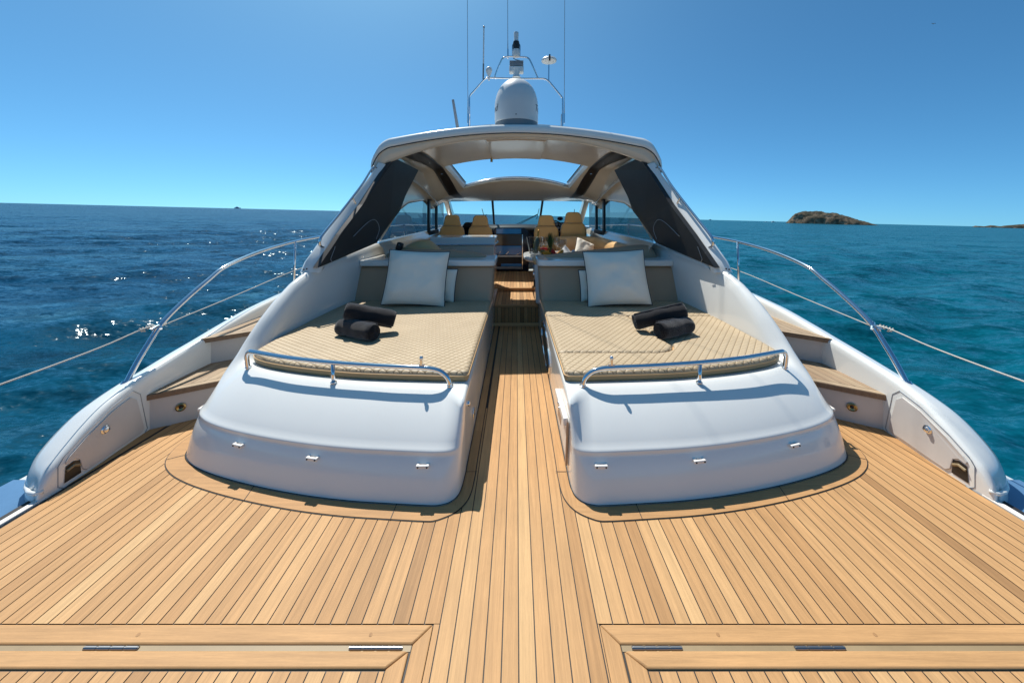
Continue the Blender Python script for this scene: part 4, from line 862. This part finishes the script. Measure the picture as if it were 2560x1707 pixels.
# ---- helm seats
def helm_seat(x, y, zt, wd):
    r = empty('helm_seat', (x, y, .33), Y)
    h = zt-.33
    hw = wd/2
    bk = [(-hw*.86, h-.62), (-hw*.98, h-.50), (-hw, h-.36), (-hw*.93, h-.27), (-hw*.74, h-.215), (hw*.74, h-.215), (hw*.93, h-.27), (hw, h-.36), (hw*.98, h-.50), (hw*.86, h-.62)]
    MB().prism(bk, 0, .13, 'y').make('backrest', 'tan', r, bevel=.035, seg=4, ang=60)
    hd = [(-hw*.74, h-.222), (-hw*.66, h-.15), (-hw*.58, h-.05), (-hw*.47, h-.008), (-hw*.30, h), (hw*.30, h), (hw*.47, h-.008), (hw*.58, h-.05), (hw*.66, h-.15), (hw*.74, h-.222)]
    MB().prism(hd, .01, .12, 'y').make('headrest', 'tan', r, bevel=.03, seg=4, ang=60)
    MB().tube([(-hw*.74, -.004, h-.218), (hw*.74, -.004, h-.218)], .005, 6).make('seat_piping', 'taupe', r)
    MB().prism([(-hw, 0), (hw, 0), (hw, .5), (-hw, .5)], h-.72, h-.58).make('seat', 'tan', r, bevel=.04, seg=3)
    MB().lathe([(.16, 0), (.06, .03), (.05, h-.72)], (0, .25, 0), 16).make('pedestal', 'steel', r)
    return r
for x, zt, wd in ((-1.278, 1.505, .49), (-.718, 1.497, .48), (.592, 1.50, .49), (1.128, 1.56, .50)): helm_seat(x, 7.1, zt, wd)
# ---- wet bar to port
wb = empty('wet_bar', (0, 5.6, .33), Y)
def L_(vs): return vs
MB().box((-1.30, 0, -.02), (-.345, .6, .70)).make('cabinet', 'gelcream', wb, bevel=.02, seg=3)
MB().box((-1.34, -.03, .70), (-.325, .62, .828)).make('worktop', 'gel', wb, bevel=.025, seg=3)
MB().tube([(-1.34, -.035, .715), (-.33, -.035, .715), (-.32, .3, .715)], .010, 8).make('trim_strip', 'steel', wb)
for x0, x1 in ((-.98, -.70), (-.69, -.42)):
    d_ = MB().box((x0, -.006, .22), (x1, .0, .54)).make('cupboard_door', 'gelcream', wb, bevel=.004)
for x in (-.722, -.655): MB().lathe([(.020, 0), (.020, .01), (.010, .014)], (x, -.006, .49), 14, (0, -1, 0)).make('knob', 'brass', wb)
MB().box((-.30, .05, .74), (-.285, .12, .76)).make('towel_hook', 'steel', wb)
sk = MB().box((-1.42, -.75, -.02), (-1.02, -.05, .60)).make('sink_cabinet', 'gelcream', wb, bevel=.03, seg=3)
MB().prism([(-1.42, -.74), (-1.08, -.70), (-1.0, -.1), (-1.36, -.06)], .60, .635).make('sink_lid', 'clear', wb, bevel=.004)
MB().tube([(-1.30, -.3, .64), (-1.28, -.32, .72), (-1.12, -.34, .72)], .010, 8).make('tap', 'steel', wb)
MB().prism([(-1.02, -.55), (-.94, -.52), (-.93, -.12), (-1.0, -.08)], .45, .66).make('side_panel', 'gelcream', wb, bevel=.01)
# port chaise bench and rounded seat back
MB().box((-1.62, 4.95, .33), (-1.02, 5.5, .78)).make('bench', 'tanlt', Y, bevel=.05, seg=4)
rows = []
for x, h, in spline([(-1.60, .02), (-1.55, .09), (-1.42, .16), (-1.30, .19), (-1.18, .17), (-1.06, .06), (-1.02, .01)], 5):
    rows.append([(x, 5.0+.13*math.cos(a), .97+max(h, .005)*max(math.sin(a), -.3)) for a in [2*math.pi*i/18 for i in range(18)]])
q = MB().grid(rows, closed=True); q.put(rows[0], [tuple(range(18))]); q.put(rows[-1], [tuple(range(18))]); orient(q.make('seat_back', 'tanlt', Y, ang=0))
MB().tube([(-1.60, 4.80, 1.035), (-1.2, 4.76, 1.01), (-.95, 4.78, .99)], [.05, .05, .035], 14).make('arm_bolster', 'tanlt', Y, ang=0)
# ---- starboard sofa and table
MB().prism([(.75, 5.9), (1.64, 5.9), (1.64, 4.75), (1.25, 4.75), (1.2, 5.4), (.95, 6.9), (.7, 6.9)], .33, .74).make('sofa_seat', 'tanlt', Y, bevel=.03, seg=3)
rows = []
for (x, y, h) in spline([(.72, 6.92, .02), (.76, 6.92, .30), (.9, 6.92, .335), (1.3, 6.90, .34), (1.48, 6.80, .33), (1.56, 6.5, .33), (1.60, 5.9, .32), (1.60, 5.2, .30), (1.58, 4.9, .26), (1.56, 4.8, .05)], 6):
    rows.append((x, y, h))
P = [Vector((a[0], a[1], 0)) for a in rows]; out = []
for i, a in enumerate(rows):
    t = (P[min(i+1, len(P)-1)]-P[max(i-1, 0)]).normalized(); nn = Vector((t.y, -t.x, 0))
    z0 = .74; out.append([tuple(P[i]+nn*(.085*math.cos(c))+Vector((0, 0, z0+.18+(a[2]-.16)*(1 if math.sin(c) > 0 else .9)*math.sin(c)*.98))) for c in [2*math.pi*j/16 for j in range(16)]])
q = MB().grid(out, closed=True); q.put(out[0], [tuple(range(16))]); q.put(out[-1], [tuple(range(16))]); orient(q.make('sofa_back', 'tanlt', Y, ang=0))
se = MB().prism([(.255, .33), (.25, .60), (.235, .78), (.245, .87), (.60, .87), (.60, .33)], 4.72, 5.15, 'y').make('sofa_end', 'gel', Y, bevel=.03, seg=3)
MB().box((.225, 4.70, .855), (.62, 5.17, .915)).make('arm_pad', 'tanlt', se, bevel=.025, seg=4)
MB().lathe([(.055, 0), (.055, .01), (.04, .004)], (.238, 4.93, .70), 18, (-1, 0, 0)).make('cup_holder', 'steel', se)
MB().box((.236, 4.86, .52), (.25, 4.98, .62)).make('control_panel', 'blk', se, bevel=.01)
tb = empty('table', (.66, 5.85, .33), Y)
tp = []
for i in range(40):
    a = 2*math.pi*i/40; c, s_ = math.cos(a), math.sin(a); tp.append((.55*math.copysign(abs(c)**.55, c), .60*math.copysign(abs(s_)**.55, s_)))
MB().prism(tp, .475, .53).make('table_top', 'gel', tb, bevel=.018, seg=3)
MB().lathe([(.2, 0), (.06, .04), (.055, .475)], (0, 0, 0), 20).make('pedestal', 'steel', tb)

# ================================================================== mast and aerials (plane y = 5.6, 160.7 image pixels per metre, points taken from the image)
def mp_(u, v, dy=0): return ((u-1291)/160.7, 5.6+dy, 1.5+(538-v)/160.7)
ms = empty('radar_mast', (0, 5.6, 2.9), Y)
def inm(pts): return [(p[0], p[1]-5.6, p[2]-2.9) for p in pts]
lo_ = [(1174, 328), (1173.4, 270), (1173.2, 247), (1176, 238), (1184, 229), (1200, 211), (1210, 200), (1220, 195.5), (1240, 195.5), (1291, 197), (1345, 197), (1362, 198), (1372, 204), (1380, 213), (1398, 235), (1404, 243), (1406.5, 254), (1406.3, 328)]
MB().tube(inm([mp_(*p) for p in spline(lo_, 4)]), .0135, 12).make('lower_arch', 'steel', ms, ang=0)
hi_ = [(1236, 195), (1243, 175), (1252, 154), (1257, 146), (1266, 142.5), (1280, 142), (1303, 143), (1316, 144), (1324, 150), (1333, 169), (1345.6, 198)]
MB().tube(inm([mp_(*p) for p in spline(hi_, 4)]), .0125, 12).make('upper_arch', 'steel', ms, ang=0)
for u in (1172.5, 1404): MB().tube(inm([mp_(u, 326), mp_(u+.5, 286)]), [.022, .016], 10).make('mast_foot', 'steel', ms)
# whip aerials
for (u0, v0, u1, v1, lbl) in ((1169.5, 300, 1166, -420, 1), (1269.5, 138, 1268, -420, 2), (1411, 300, 1414, -420, 3)):
    a = mp_(u0, v0, .02); b = mp_(u1, v1, .02)
    wv = MB().tube(inm([a, Vector(a).lerp(Vector(b), .07), b]), [.009, .0045, .0026], 6).make('whip_aerial', 'grey', ms)
    MB().tube(inm([mp_(u0, v0+8, .02), mp_(u0, v0-16, .02)]), .012, 8).make('aerial_base', 'steel', wv)
# stub aerial, gps mushroom, nav bulb
MB().tube(inm([mp_(1208, 199), mp_(1208.6, 160)]), .012, 10).make('stub_aerial_base', 'domebase', ms)
sa = MB().tube(inm([mp_(1208.6, 160), mp_(1209.7, 69)]), .0105, 10).make('stub_aerial', 'dome', ms)
MB().lathe([(.014, 0), (.014, .02), (.006, .03)], inm([mp_(1209.7, 70)])[0], 10).make('aerial_cap', 'blk', sa)
g_ = MB().lathe([(.012, -.13), (.016, -.07), (.045, .0), (.052, .03), (.04, .065), (.018, .082), (.001, .085)], inm([mp_(1222.4, 181)])[0], 20).make('gps_bulb', 'dome', ms)
g_ = MB().tube(inm([mp_(1371.5, 205), mp_(1372, 162)]), .011, 8).make('gps_pole', 'steel', ms)
MB().lathe([(.02, -.03), (.07, -.028), (.115, -.01), (.12, .012), (.10, .035), (.05, .045), (.001, .047)], inm([mp_(1372.5, 153)])[0], 26).make('gps_mushroom', 'dome', g_)
MB().box(tuple(inm([mp_(1370.5, 161, -.122)])[0]), tuple(inm([mp_(1374.5, 145, -.118)])[0])).make('cable', 'blk', g_)
# floodlight housing on the lower arch
fl = MB().box(tuple(inm([mp_(1273, 181, -.03)])[0]), tuple(inm([mp_(1309, 166.5, .10)])[0])).make('floodlight', 'dome', ms, bevel=.012)
fn = MB()
for i in range(4): fn.box(tuple(inm([mp_(1274, 165.6-i*3.2, -.035)])[0]), tuple(inm([mp_(1308.5, 163.8-i*3.2, .10)])[0]))
fn.make('cooling_fins', 'grey', fl)
MB().lathe([(.075, -.06), (.06, -.05), (.045, -.0), (.065, .09)], inm([mp_(1291, 186, -.0)])[0], 20).make('lamp_neck', 'dome', fl)
# searchlight and anchor light on the upper arch
sl = MB().lathe([(.052, 0), (.058, .02), (.060, .08), (.054, .11), (.03, .125)], inm([mp_(1290.5, 143)])[0], 20).make('searchlight', 'dome', ms)
MB().lathe([(.050, .105), (.052, .20), (.046, .235), (.02, .25)], inm([mp_(1290.5, 143)])[0], 20).make('lamp_glass', 'panel', sl)
MB().tube(inm([mp_(*p) for p in spline([(1281.2, 143), (1280.8, 120), (1281.6, 113), (1285, 109), (1290.5, 107.6), (1296, 109), (1299.5, 113), (1300.2, 120), (1299.8, 143)], 4)]), .0075, 8).make('guard_loop', 'steel', sl)
al = MB().lathe([(.030, 0), (.038, .01), (.038, .045), (.034, .055), (.036, .10), (.038, .155), (.034, .163)], inm([mp_(1290.5, 108)])[0], 20).make('anchor_light', 'dome', ms)
MB().tube(inm([mp_(1283, 146), mp_(1289, 150), mp_(1300, 152)]), .006, 6).make('cable', 'blk', ms)
# satellite dome
dm = MB().lathe([(.300, -.05), (.305, .075)], (0, 5.18, 2.735), 48).make('satellite_dome_base', 'domebase', Y)
pr = [(.305, 0), (.310, .03), (.311, .22), (.306, .30), (.290, .38), (.262, .46), (.220, .53), (.165, .585), (.10, .618), (.05, .63), (.0005, .634)]
dd = MB().lathe([(r_, z_) for r_, z_ in spline(pr, 4)], (0, 5.18, 2.81), 56).make('satellite_dome', 'dome', Y, ang=0)
MB().ball((-.005, 5.18-.311, 2.865), .008, n=8).make('dome_screw', 'blk', dd)
def lettering(txt, a0, z0, size, m, parent, rad, c):
    cu = bpy.data.curves.new('t', 'FONT'); cu.body = txt; cu.size = size; cu.shear = .25
    to = bpy.data.objects.new('t', cu); COL.objects.link(to)
    me = bpy.data.meshes.new_from_object(to.evaluated_get(bpy.context.evaluated_depsgraph_get()))
    bpy.data.objects.remove(to)
    import bmesh
    bm = bmesh.new(); bm.from_mesh(me)
    bmesh.ops.subdivide_edges(bm, edges=bm.edges, cuts=2, use_grid_fill=False)
    for v in bm.verts:
        a = a0+v.co.x/rad; v.co = Vector((c[0]+rad*math.sin(a), c[1]-rad*math.cos(a), z0+v.co.y))
    bm.to_mesh(me); bm.free(); me.materials.append(M[m])
    o = bpy.data.objects.new('lettering', me); COL.objects.link(o); o.parent = parent; return o
lettering('Trac', R(55), 2.955, .135, 'ink', dd, .3135, (0, 5.18))
lettering('nd', R(-82), 2.955, .135, 'ink', dd, .3135, (0, 5.18))
MB().lathe([(.075, 0), (.08, .03), (.06, .07), (.02, .085), (.001, .086)], (1.19, 5.3, under(1.19, 5.3)+.10), 22).make('gps_puck', 'gel', HT)
MB().tube([(-.88, 5.5, 2.72), (-.97, 5.5, 3.26)], [.026, .019], 10).make('folded_aerial', 'grey', HT)

# ================================================================== LOOSE THINGS
def cushion(name, outline, z0, z1, label, s=1, cat='sunpad cushion', group='quilted sunpad cushions'):
    """quilted top, vinyl boxing, piping: outline anticlockwise"""
    r = empty(name, (0, 0, z0))
    h = z1-z0
    pts = outline; n = len(pts)
    def inset(d):
        out = []
        for i, p in enumerate(pts):
            a = Vector(pts[i-1]); b = Vector(p); c = Vector(pts[(i+1) % n]); t1 = (b-a).normalized(); t2 = (c-b).normalized()
            n1 = Vector((-t1.y, t1.x)); n2 = Vector((-t2.y, t2.x)); m_ = (n1+n2); m_ = m_/max(m_.dot(n1), .35) if m_.length > 1e-6 else n1
            out.append((b.x+m_.x*d, b.y+m_.y*d))
        return out
    rings = [(0, h*.56), (.001, h*.70), (.006, h*.86), (.016, h*.96), (.032, h)]
    m = MB(); R_ = []
    for d, z in rings: R_.append([(x, y, z) for x, y in inset(d)])
    # interior grid by fan of insets keeps shading smooth
    m.grid(R_, closed=True); m.put(R_[-1], [tuple(range(n))])
    top = orient(m.make('quilted_top', 'quilt', r, s=s, ang=60))
    side = MB(); side.grid([[(x, y, 0) for x, y in inset(.004)], [(x, y, h*.25) for x, y in inset(-.002)], [(x, y, h*.56) for x, y in inset(0)]], closed=True)
    orient(side.make('boxing', 'vinyl', r, s=s, ang=60))
    MB().tube([(x, y, h*.57) for x, y in inset(-.001)], .0035, 6, closed=True).make('piping', 'tanlt', r, s=s, ang=0)
    tag(r, label, cat, group); return r
def dens(P, st=.06):
    out = []
    for a, b in zip(P, P[1:]+P[:1]):
        n = max(1, int((Vector(b)-Vector(a)).length/st))
        for i in range(n): out.append((a[0]+(b[0]-a[0])*i/n, a[1]+(b[1]-a[1])*i/n))
    return out
front = spline([(.305, 2.29), (.318, 2.271), (.35, 2.263), (.503, 2.268), (.933, 2.295), (1.187, 2.332), (1.452, 2.39), (1.669, 2.457), (1.802, 2.518), (1.881, 2.581), (1.913, 2.65), (1.924, 2.756)], 5)
CT = .516
cushion('sunpad', dens(front+[(1.94, 3.392), (1.956, 4.155), (.295, 4.166), (.292, 3.583), (.3, 2.968)]), .453, CT, 'large quilted sand-coloured sunpad cushion on the left moulding', -1)
MB()
# starboard: rear, inner panel, outer L
cushion('sunpad', dens([(.294, 3.546), (1.95, 3.546), (1.956, 4.155), (.295, 4.166)]), .453, CT, 'narrow rear sunpad cushion under the right pillows', 1)
cushion('sunpad', dens([(.302, 2.602), (1.018, 2.599), (1.092, 2.624), (1.155, 2.671), (1.187, 2.74), (1.134, 3.021), (1.092, 3.54), (.294, 3.54)]), .453, CT, 'square sunpad panel at the corridor edge on the right moulding', 1)
cushion('sunpad', dens(front+[(1.94, 3.392), (1.945, 3.54), (1.098, 3.54), (1.141, 3.021), (1.195, 2.735), (1.161, 2.666), (1.097, 2.618), (1.018, 2.594), (.303, 2.597)]), .453, CT, 'L-shaped outer sunpad cushion along the right front rail', 1)
# stitched crease across the port pad
# pillows
def pillow(w_, h_, th, seed, name='pillow'):
    n = 26; r = empty(name)
    def P(i, j, sgn):
        u = -1+2*i/n; v = -1+2*j/n
        q = (max(1-u**4, 0)**.55)*(max(1-v**4, 0)**.55)
        ex = 1-.05*(1-v*v)*abs(u)**2; ey = 1-.05*(1-u*u)*abs(v)**2
        x = u*w_/2*ex; z = v*h_/2*ey
        nz_ = noise.fractal(Vector((u*1.6+seed, v*1.6, sgn)), 1, 2, 3)*.16+noise.fractal(Vector((u*5+seed, v*2.0, sgn)), 1, 2, 2)*.025
        # gathers near the corners
        cr = math.sin((u-v)*9+seed)*.03*(abs(u*v))
        return (x, sgn*th/2*q*(1+nz_*1.6+cr*3), z+h_/2)
    F = [[P(i, j, -1) for i in range(n+1)] for j in range(n+1)]; B = [[P(i, j, 1) for i in range(n+1)] for j in range(n+1)]
    m = MB(); m.grid(F); m.grid(B, flip=True)
    body = m.make('cover', 'fabric', r, ang=0)
    loop = [F[0][i] for i in range(n)]+[F[j][n] for j in range(n)]+[F[n][n-i] for i in range(n)]+[F[n-j][0] for j in range(n)]
    MB().tube([(a, b, c) for a, b, c in loop], .0052, 6, closed=True).make('piping', 'pipe', r, ang=0)
    return r
def place(o, loc, rx, ry, rz): o.location = loc; o.rotation_euler = (R(rx), R(ry), R(rz))
PG = 'cream pillows with dark piping'
p = pillow(.68, .615, .18, 1.3); place(p, (-1.115, 3.87, CT+.010), -22, 2.5, 2); tag(p, 'large cream pillow leaning on the left backrest', 'pillow', PG)
p = pillow(.42, .38, .12, 4.3); place(p, (-.917, 4.102, CT+.002), -12, 4, -4); tag(p, 'small cream pillow half hidden behind the large left pillow', 'pillow', PG)
p = pillow(.69, .615, .18, 8.1); place(p, (1.115, 3.87, CT+.010), -22, -2, -1); tag(p, 'large cream pillow leaning on the right backrest', 'pillow', PG)
p = pillow(.42, .36, .12, 6.3); place(p, (.943, 4.113, CT+.002), -12, -2, 3); tag(p, 'small cream pillow peeking from behind the large right pillow', 'pillow', PG)
p = pillow(.34, .34, .13, 2.2, 'cushion'); place(p, (1.10, 5.95, .80), -35, 24, 8); tag(p, 'cream cushion lying on the cockpit sofa beside the table', 'cushion')
# towels
def towel(L2, r_, seed):
    r = empty('rolled_towel'); pr = [(.001, -.012)]
    for i in range(1, 6): rr = r_*.88*i/5; pr += [(rr-.004, -.002), (rr, -.010), (rr+.002, -.003)]
    prof = pr+[(r_*.94, .0), (r_, .012)]+[(r_*(1+.02*math.sin(k*1.7+seed)), L2*k/12) for k in range(1, 12)]+[(r_, L2-.012), (r_*.94, L2)]+[(rr_, L2-z_) for rr_, z_ in reversed(pr)]
    m = MB().lathe(prof, (0, 0, 0), 36, (1, 0, 0)); V2 = []
    for v in m.v:
        q = noise.fractal(Vector((v[0]*7+seed, v[1]*9, v[2]*9)), 1, 2, 3)*.008
        rr = math.hypot(v[1], v[2]); k = (rr+q*rr/r_)/max(rr, 1e-6); V2.append((v[0]-L2/2, v[1]*k, v[2]*k*.97))
    m.v = V2; m.make('roll', 'towel', r, ang=0)
    fl_ = [[(x-L2/2, (r_+.002)*math.cos(a), (r_+.002)*math.sin(a)*.97) for x in [L2*k/12 for k in range(13)]] for a in [R(60+6*i) for i in range(9)]]
    fo = [[(x, y+.0, z+.004) for x, y, z in row] for row in fl_]
    MB().tube([(p_[0], p_[1], p_[2]) for p_ in fl_[0]], .006, 6).make('towel_edge', 'towel', r, ang=0)
    return r
TG = 'black rolled towels on the sunpads'
Zt = CT+.0
def tw(x, y, z, yaw, pitch, L2, r_, seed, lbl, roll=0):
    t = towel(L2, r_, seed); t.rotation_euler = (R(roll), R(pitch), R(yaw)); t.location = (x, y, z); tag(t, lbl, 'towel', TG)
tw(-1.284, 2.90, CT+.066, -24.5, 0, .36, .068, 1, 'lower black rolled towel lying on the left sunpad')
tw(-1.215, 3.00, CT+.152, 12, 14, .38, .068, 2, 'upper black rolled towel resting across the other one on the left sunpad', 200)
tw(1.29, 2.94, CT+.066, 27, 0, .33, .069, 3, 'lower black rolled towel with its end facing aft on the right sunpad')
tw(1.215, 3.06, CT+.128, 0, -13, .42, .066, 4, 'upper long black rolled towel slanting over the other on the right sunpad', 40)
# unidentified black device on the port ledge
d = empty('ledge_device', (-1.55, 4.66, .963)); MB().box((-.055, -.05, .0), (.055, .05, .02)).make('foot', 'blk', d, bevel=.006)
MB().ball((.018, 0, .055), .05, n=12).make('lower_body', 'blk', d, ang=0); q = MB().box((-.045, -.04, .09), (.035, .04, .19)).make('upper_body', 'blk', d, bevel=.022, seg=3); q.rotation_euler = (0, R(18), 0)
MB().ball((.045, -.045, .155), .006, n=6).make('lamp', 'steel', d)
tag(d, 'small black jointed device standing on the ledge behind the left pillow', 'device')
# table setting
TT = .33+.53
b = empty('ice_bucket', (.31, 5.72, TT))
MB().lathe([(.088, .0), (.092, .008), (.105, .16), (.118, .285), (.128, .295), (.124, .295), (.112, .28), (.10, .16), (.085, .012), (.001, .012)], (0, 0, 0), 32).make('bucket', 'crystal', b, ang=0)
MB().lathe([(.084, .014), (.094, .10), (.001, .105)], (0, 0, 0), 24).make('ice', 'crystal', b)
MB().prism([(-.15, .29), (-.14, .29), (-.085, .03), (-.105, .03)], -.045, .045, 'y').make('handle', 'gelcream', b, bevel=.004)
tag(b, 'clear ice bucket with a pale handle on the left of the table', 'ice bucket')
bt = empty('champagne_bottle', (.295, 5.72, TT+.03)); bt.rotation_euler = (R(-8), R(10), 0)
MB().lathe([(.001, 0), (.040, .002), (.042, .01), (.042, .17), (.030, .23), (.016, .28)], (0, 0, 0), 20).make('body', 'bottle', bt, ang=0)
MB().lathe([(.020, .255), (.0165, .30), (.0165, .35), (.019, .355), (.019, .375), (.010, .385)], (0, 0, 0), 16).make('foil_neck', 'gold', bt, ang=0)
tag(bt, 'gold-foiled bottle neck sticking out of the ice bucket', 'bottle')
def wineglass(x, y, h, r_, lbl):
    g_ = MB().lathe([(.036*r_/.045, 0), (.034*r_/.045, .003), (.004, .008), (.0038, h*.42), (.012, h*.46), (r_*.75, h*.56), (r_, h*.74), (r_*.93, h*.95), (r_*.90, h), (r_*.87, h), (r_*.90, h*.94), (r_*.96, h*.74), (r_*.7, h*.58), (.001, h*.475)], (0, 0, 0), 24).make('wine_glass', 'crystal', ang=0)
    g_.location = (x, y, TT); tag(g_, lbl, 'wine glass', 'wine glasses on the table'); return g_
wineglass(.71, 5.66, .26, .085, 'big round wine glass right of the pineapple')
wineglass(.50, 6.15, .26, .062, 'wine glass behind the watermelon')
wineglass(.41, 6.05, .25, .062, 'wine glass beside the ice bucket')
wineglass(.68, 6.1, .26, .055, 'wine glass behind the pineapple leaves')
pt = MB().lathe([(.001, .0), (.15, .0), (.17, .012), (.165, .014), (.001, .006)], (0, 0, 0), 32).make('platter', 'slate', ang=0); pt.location = (.53, 5.62, TT); tag(pt, 'dark round platter under the fruit', 'platter')
def leafcrown():
    m = MB(); random.seed(3)
    for k in range(34):
        a = k*2.4; t = k/34; ln = .13+.07*(1-t)*0+.08*t; sp = .085*(1-t)+.012
        b0 = Vector((math.cos(a)*.022, math.sin(a)*.022, .0+.05*t)); tip = Vector((math.cos(a)*sp, math.sin(a)*sp, .06+ln)); mid = b0.lerp(tip, .5)+Vector((math.cos(a), math.sin(a), 0))*-.006
        sd_ = Vector((-math.sin(a), math.cos(a), 0))*.009
        m.put([tuple(b0-sd_), tuple(b0+sd_), tuple(mid+sd_*.8), tuple(tip), tuple(mid-sd_*.8)], [(0, 1, 2, 4), (4, 2, 3)])
    return m
pa = empty('pineapple', (.535, 5.68, TT+.014)); cp = leafcrown(); q = cp.make('leaf_crown', 'leaf', pa, smooth=False, solid=.002); q.location = (0, 0, .10)
MB().lathe([(.001, 0), (.045, .005), (.055, .05), (.045, .10), (.02, .115)], (0, 0, 0), 20).make('flesh', 'orange', pa, ang=0)
tag(pa, 'cut pineapple with tall green leaf crown in the middle of the platter', 'pineapple')
def wedge(x, y, z, r_, t, m1, nm, lbl, rot, cat):
    e = empty(nm, (x, y, z)); pts = [(r_*math.cos(R(a)), r_*math.sin(R(a))) for a in range(0, 181, 15)]
    MB().prism(pts, -t/2, t/2, 'y').make('flesh', m1, e, bevel=.004)
    MB().tube([(a*1.03, 0, b_*1.03) for a, b_ in pts], t*.45, 6).make('rind', 'rind', e)
    e.rotation_euler = tuple(R(a) for a in rot); tag(e, lbl, cat); return e
wedge(.43, 5.66, TT+.13, .062, .07, 'red', 'watermelon_slice', 'bright red watermelon piece left of the pineapple', (180, 0, 0), 'watermelon')
wedge(.47, 5.54, TT+.085, .065, .08, 'orange', 'melon_slice', 'orange melon piece at the front left of the platter', (200, 10, 0), 'melon')
wedge(.60, 5.55, TT+.075, .075, .06, 'red', 'papaya_slice', 'dark red papaya slice leaning on the pineapple', (200, 50, 20), 'papaya')
wedge(.655, 5.58, TT+.07, .055, .06, 'orange', 'mango_slice', 'orange mango slice at the right end of the platter', (190, -30, 10), 'mango')
for i, (x, y, l_) in enumerate(((.86, 5.60, 'white plate with a folded napkin nearest the cushion'), (.80, 5.92, 'white plate further back on the table behind the big wine glass'))):
    pl_ = MB().lathe([(.001, .002), (.07, .002), (.12, .014), (.118, .017), (.07, .006), (.001, .006)], (0, 0, 0), 32).make('plate', 'china', ang=0); pl_.location = (x, y, TT); tag(pl_, l_, 'plate', 'plates on the table')
def napkin(x, y, sc_, lbl):
    n = 12; rows = []
    for j in range(n+1):
        row = []; t = j/n
        for i in range(n*2):
            a = 2*math.pi*i/(n*2); r_ = (.07*(1-t)**.8+.004)*(1+.25*math.sin(a*3+t*3)); row.append((r_*math.cos(a)*sc_, r_*math.sin(a)*sc_, (.10*t)*sc_))
        rows.append(row)
    o = MB().grid(rows, closed=True).make('napkin', 'china', ang=0); o.location = (x, y, TT+.018); tag(o, lbl, 'napkin', 'napkins on the plates')
napkin(.80, 5.92, 1.2, 'peaked white napkin on the rear plate'); napkin(.88, 5.58, .9, 'crumpled white napkin on the front plate')
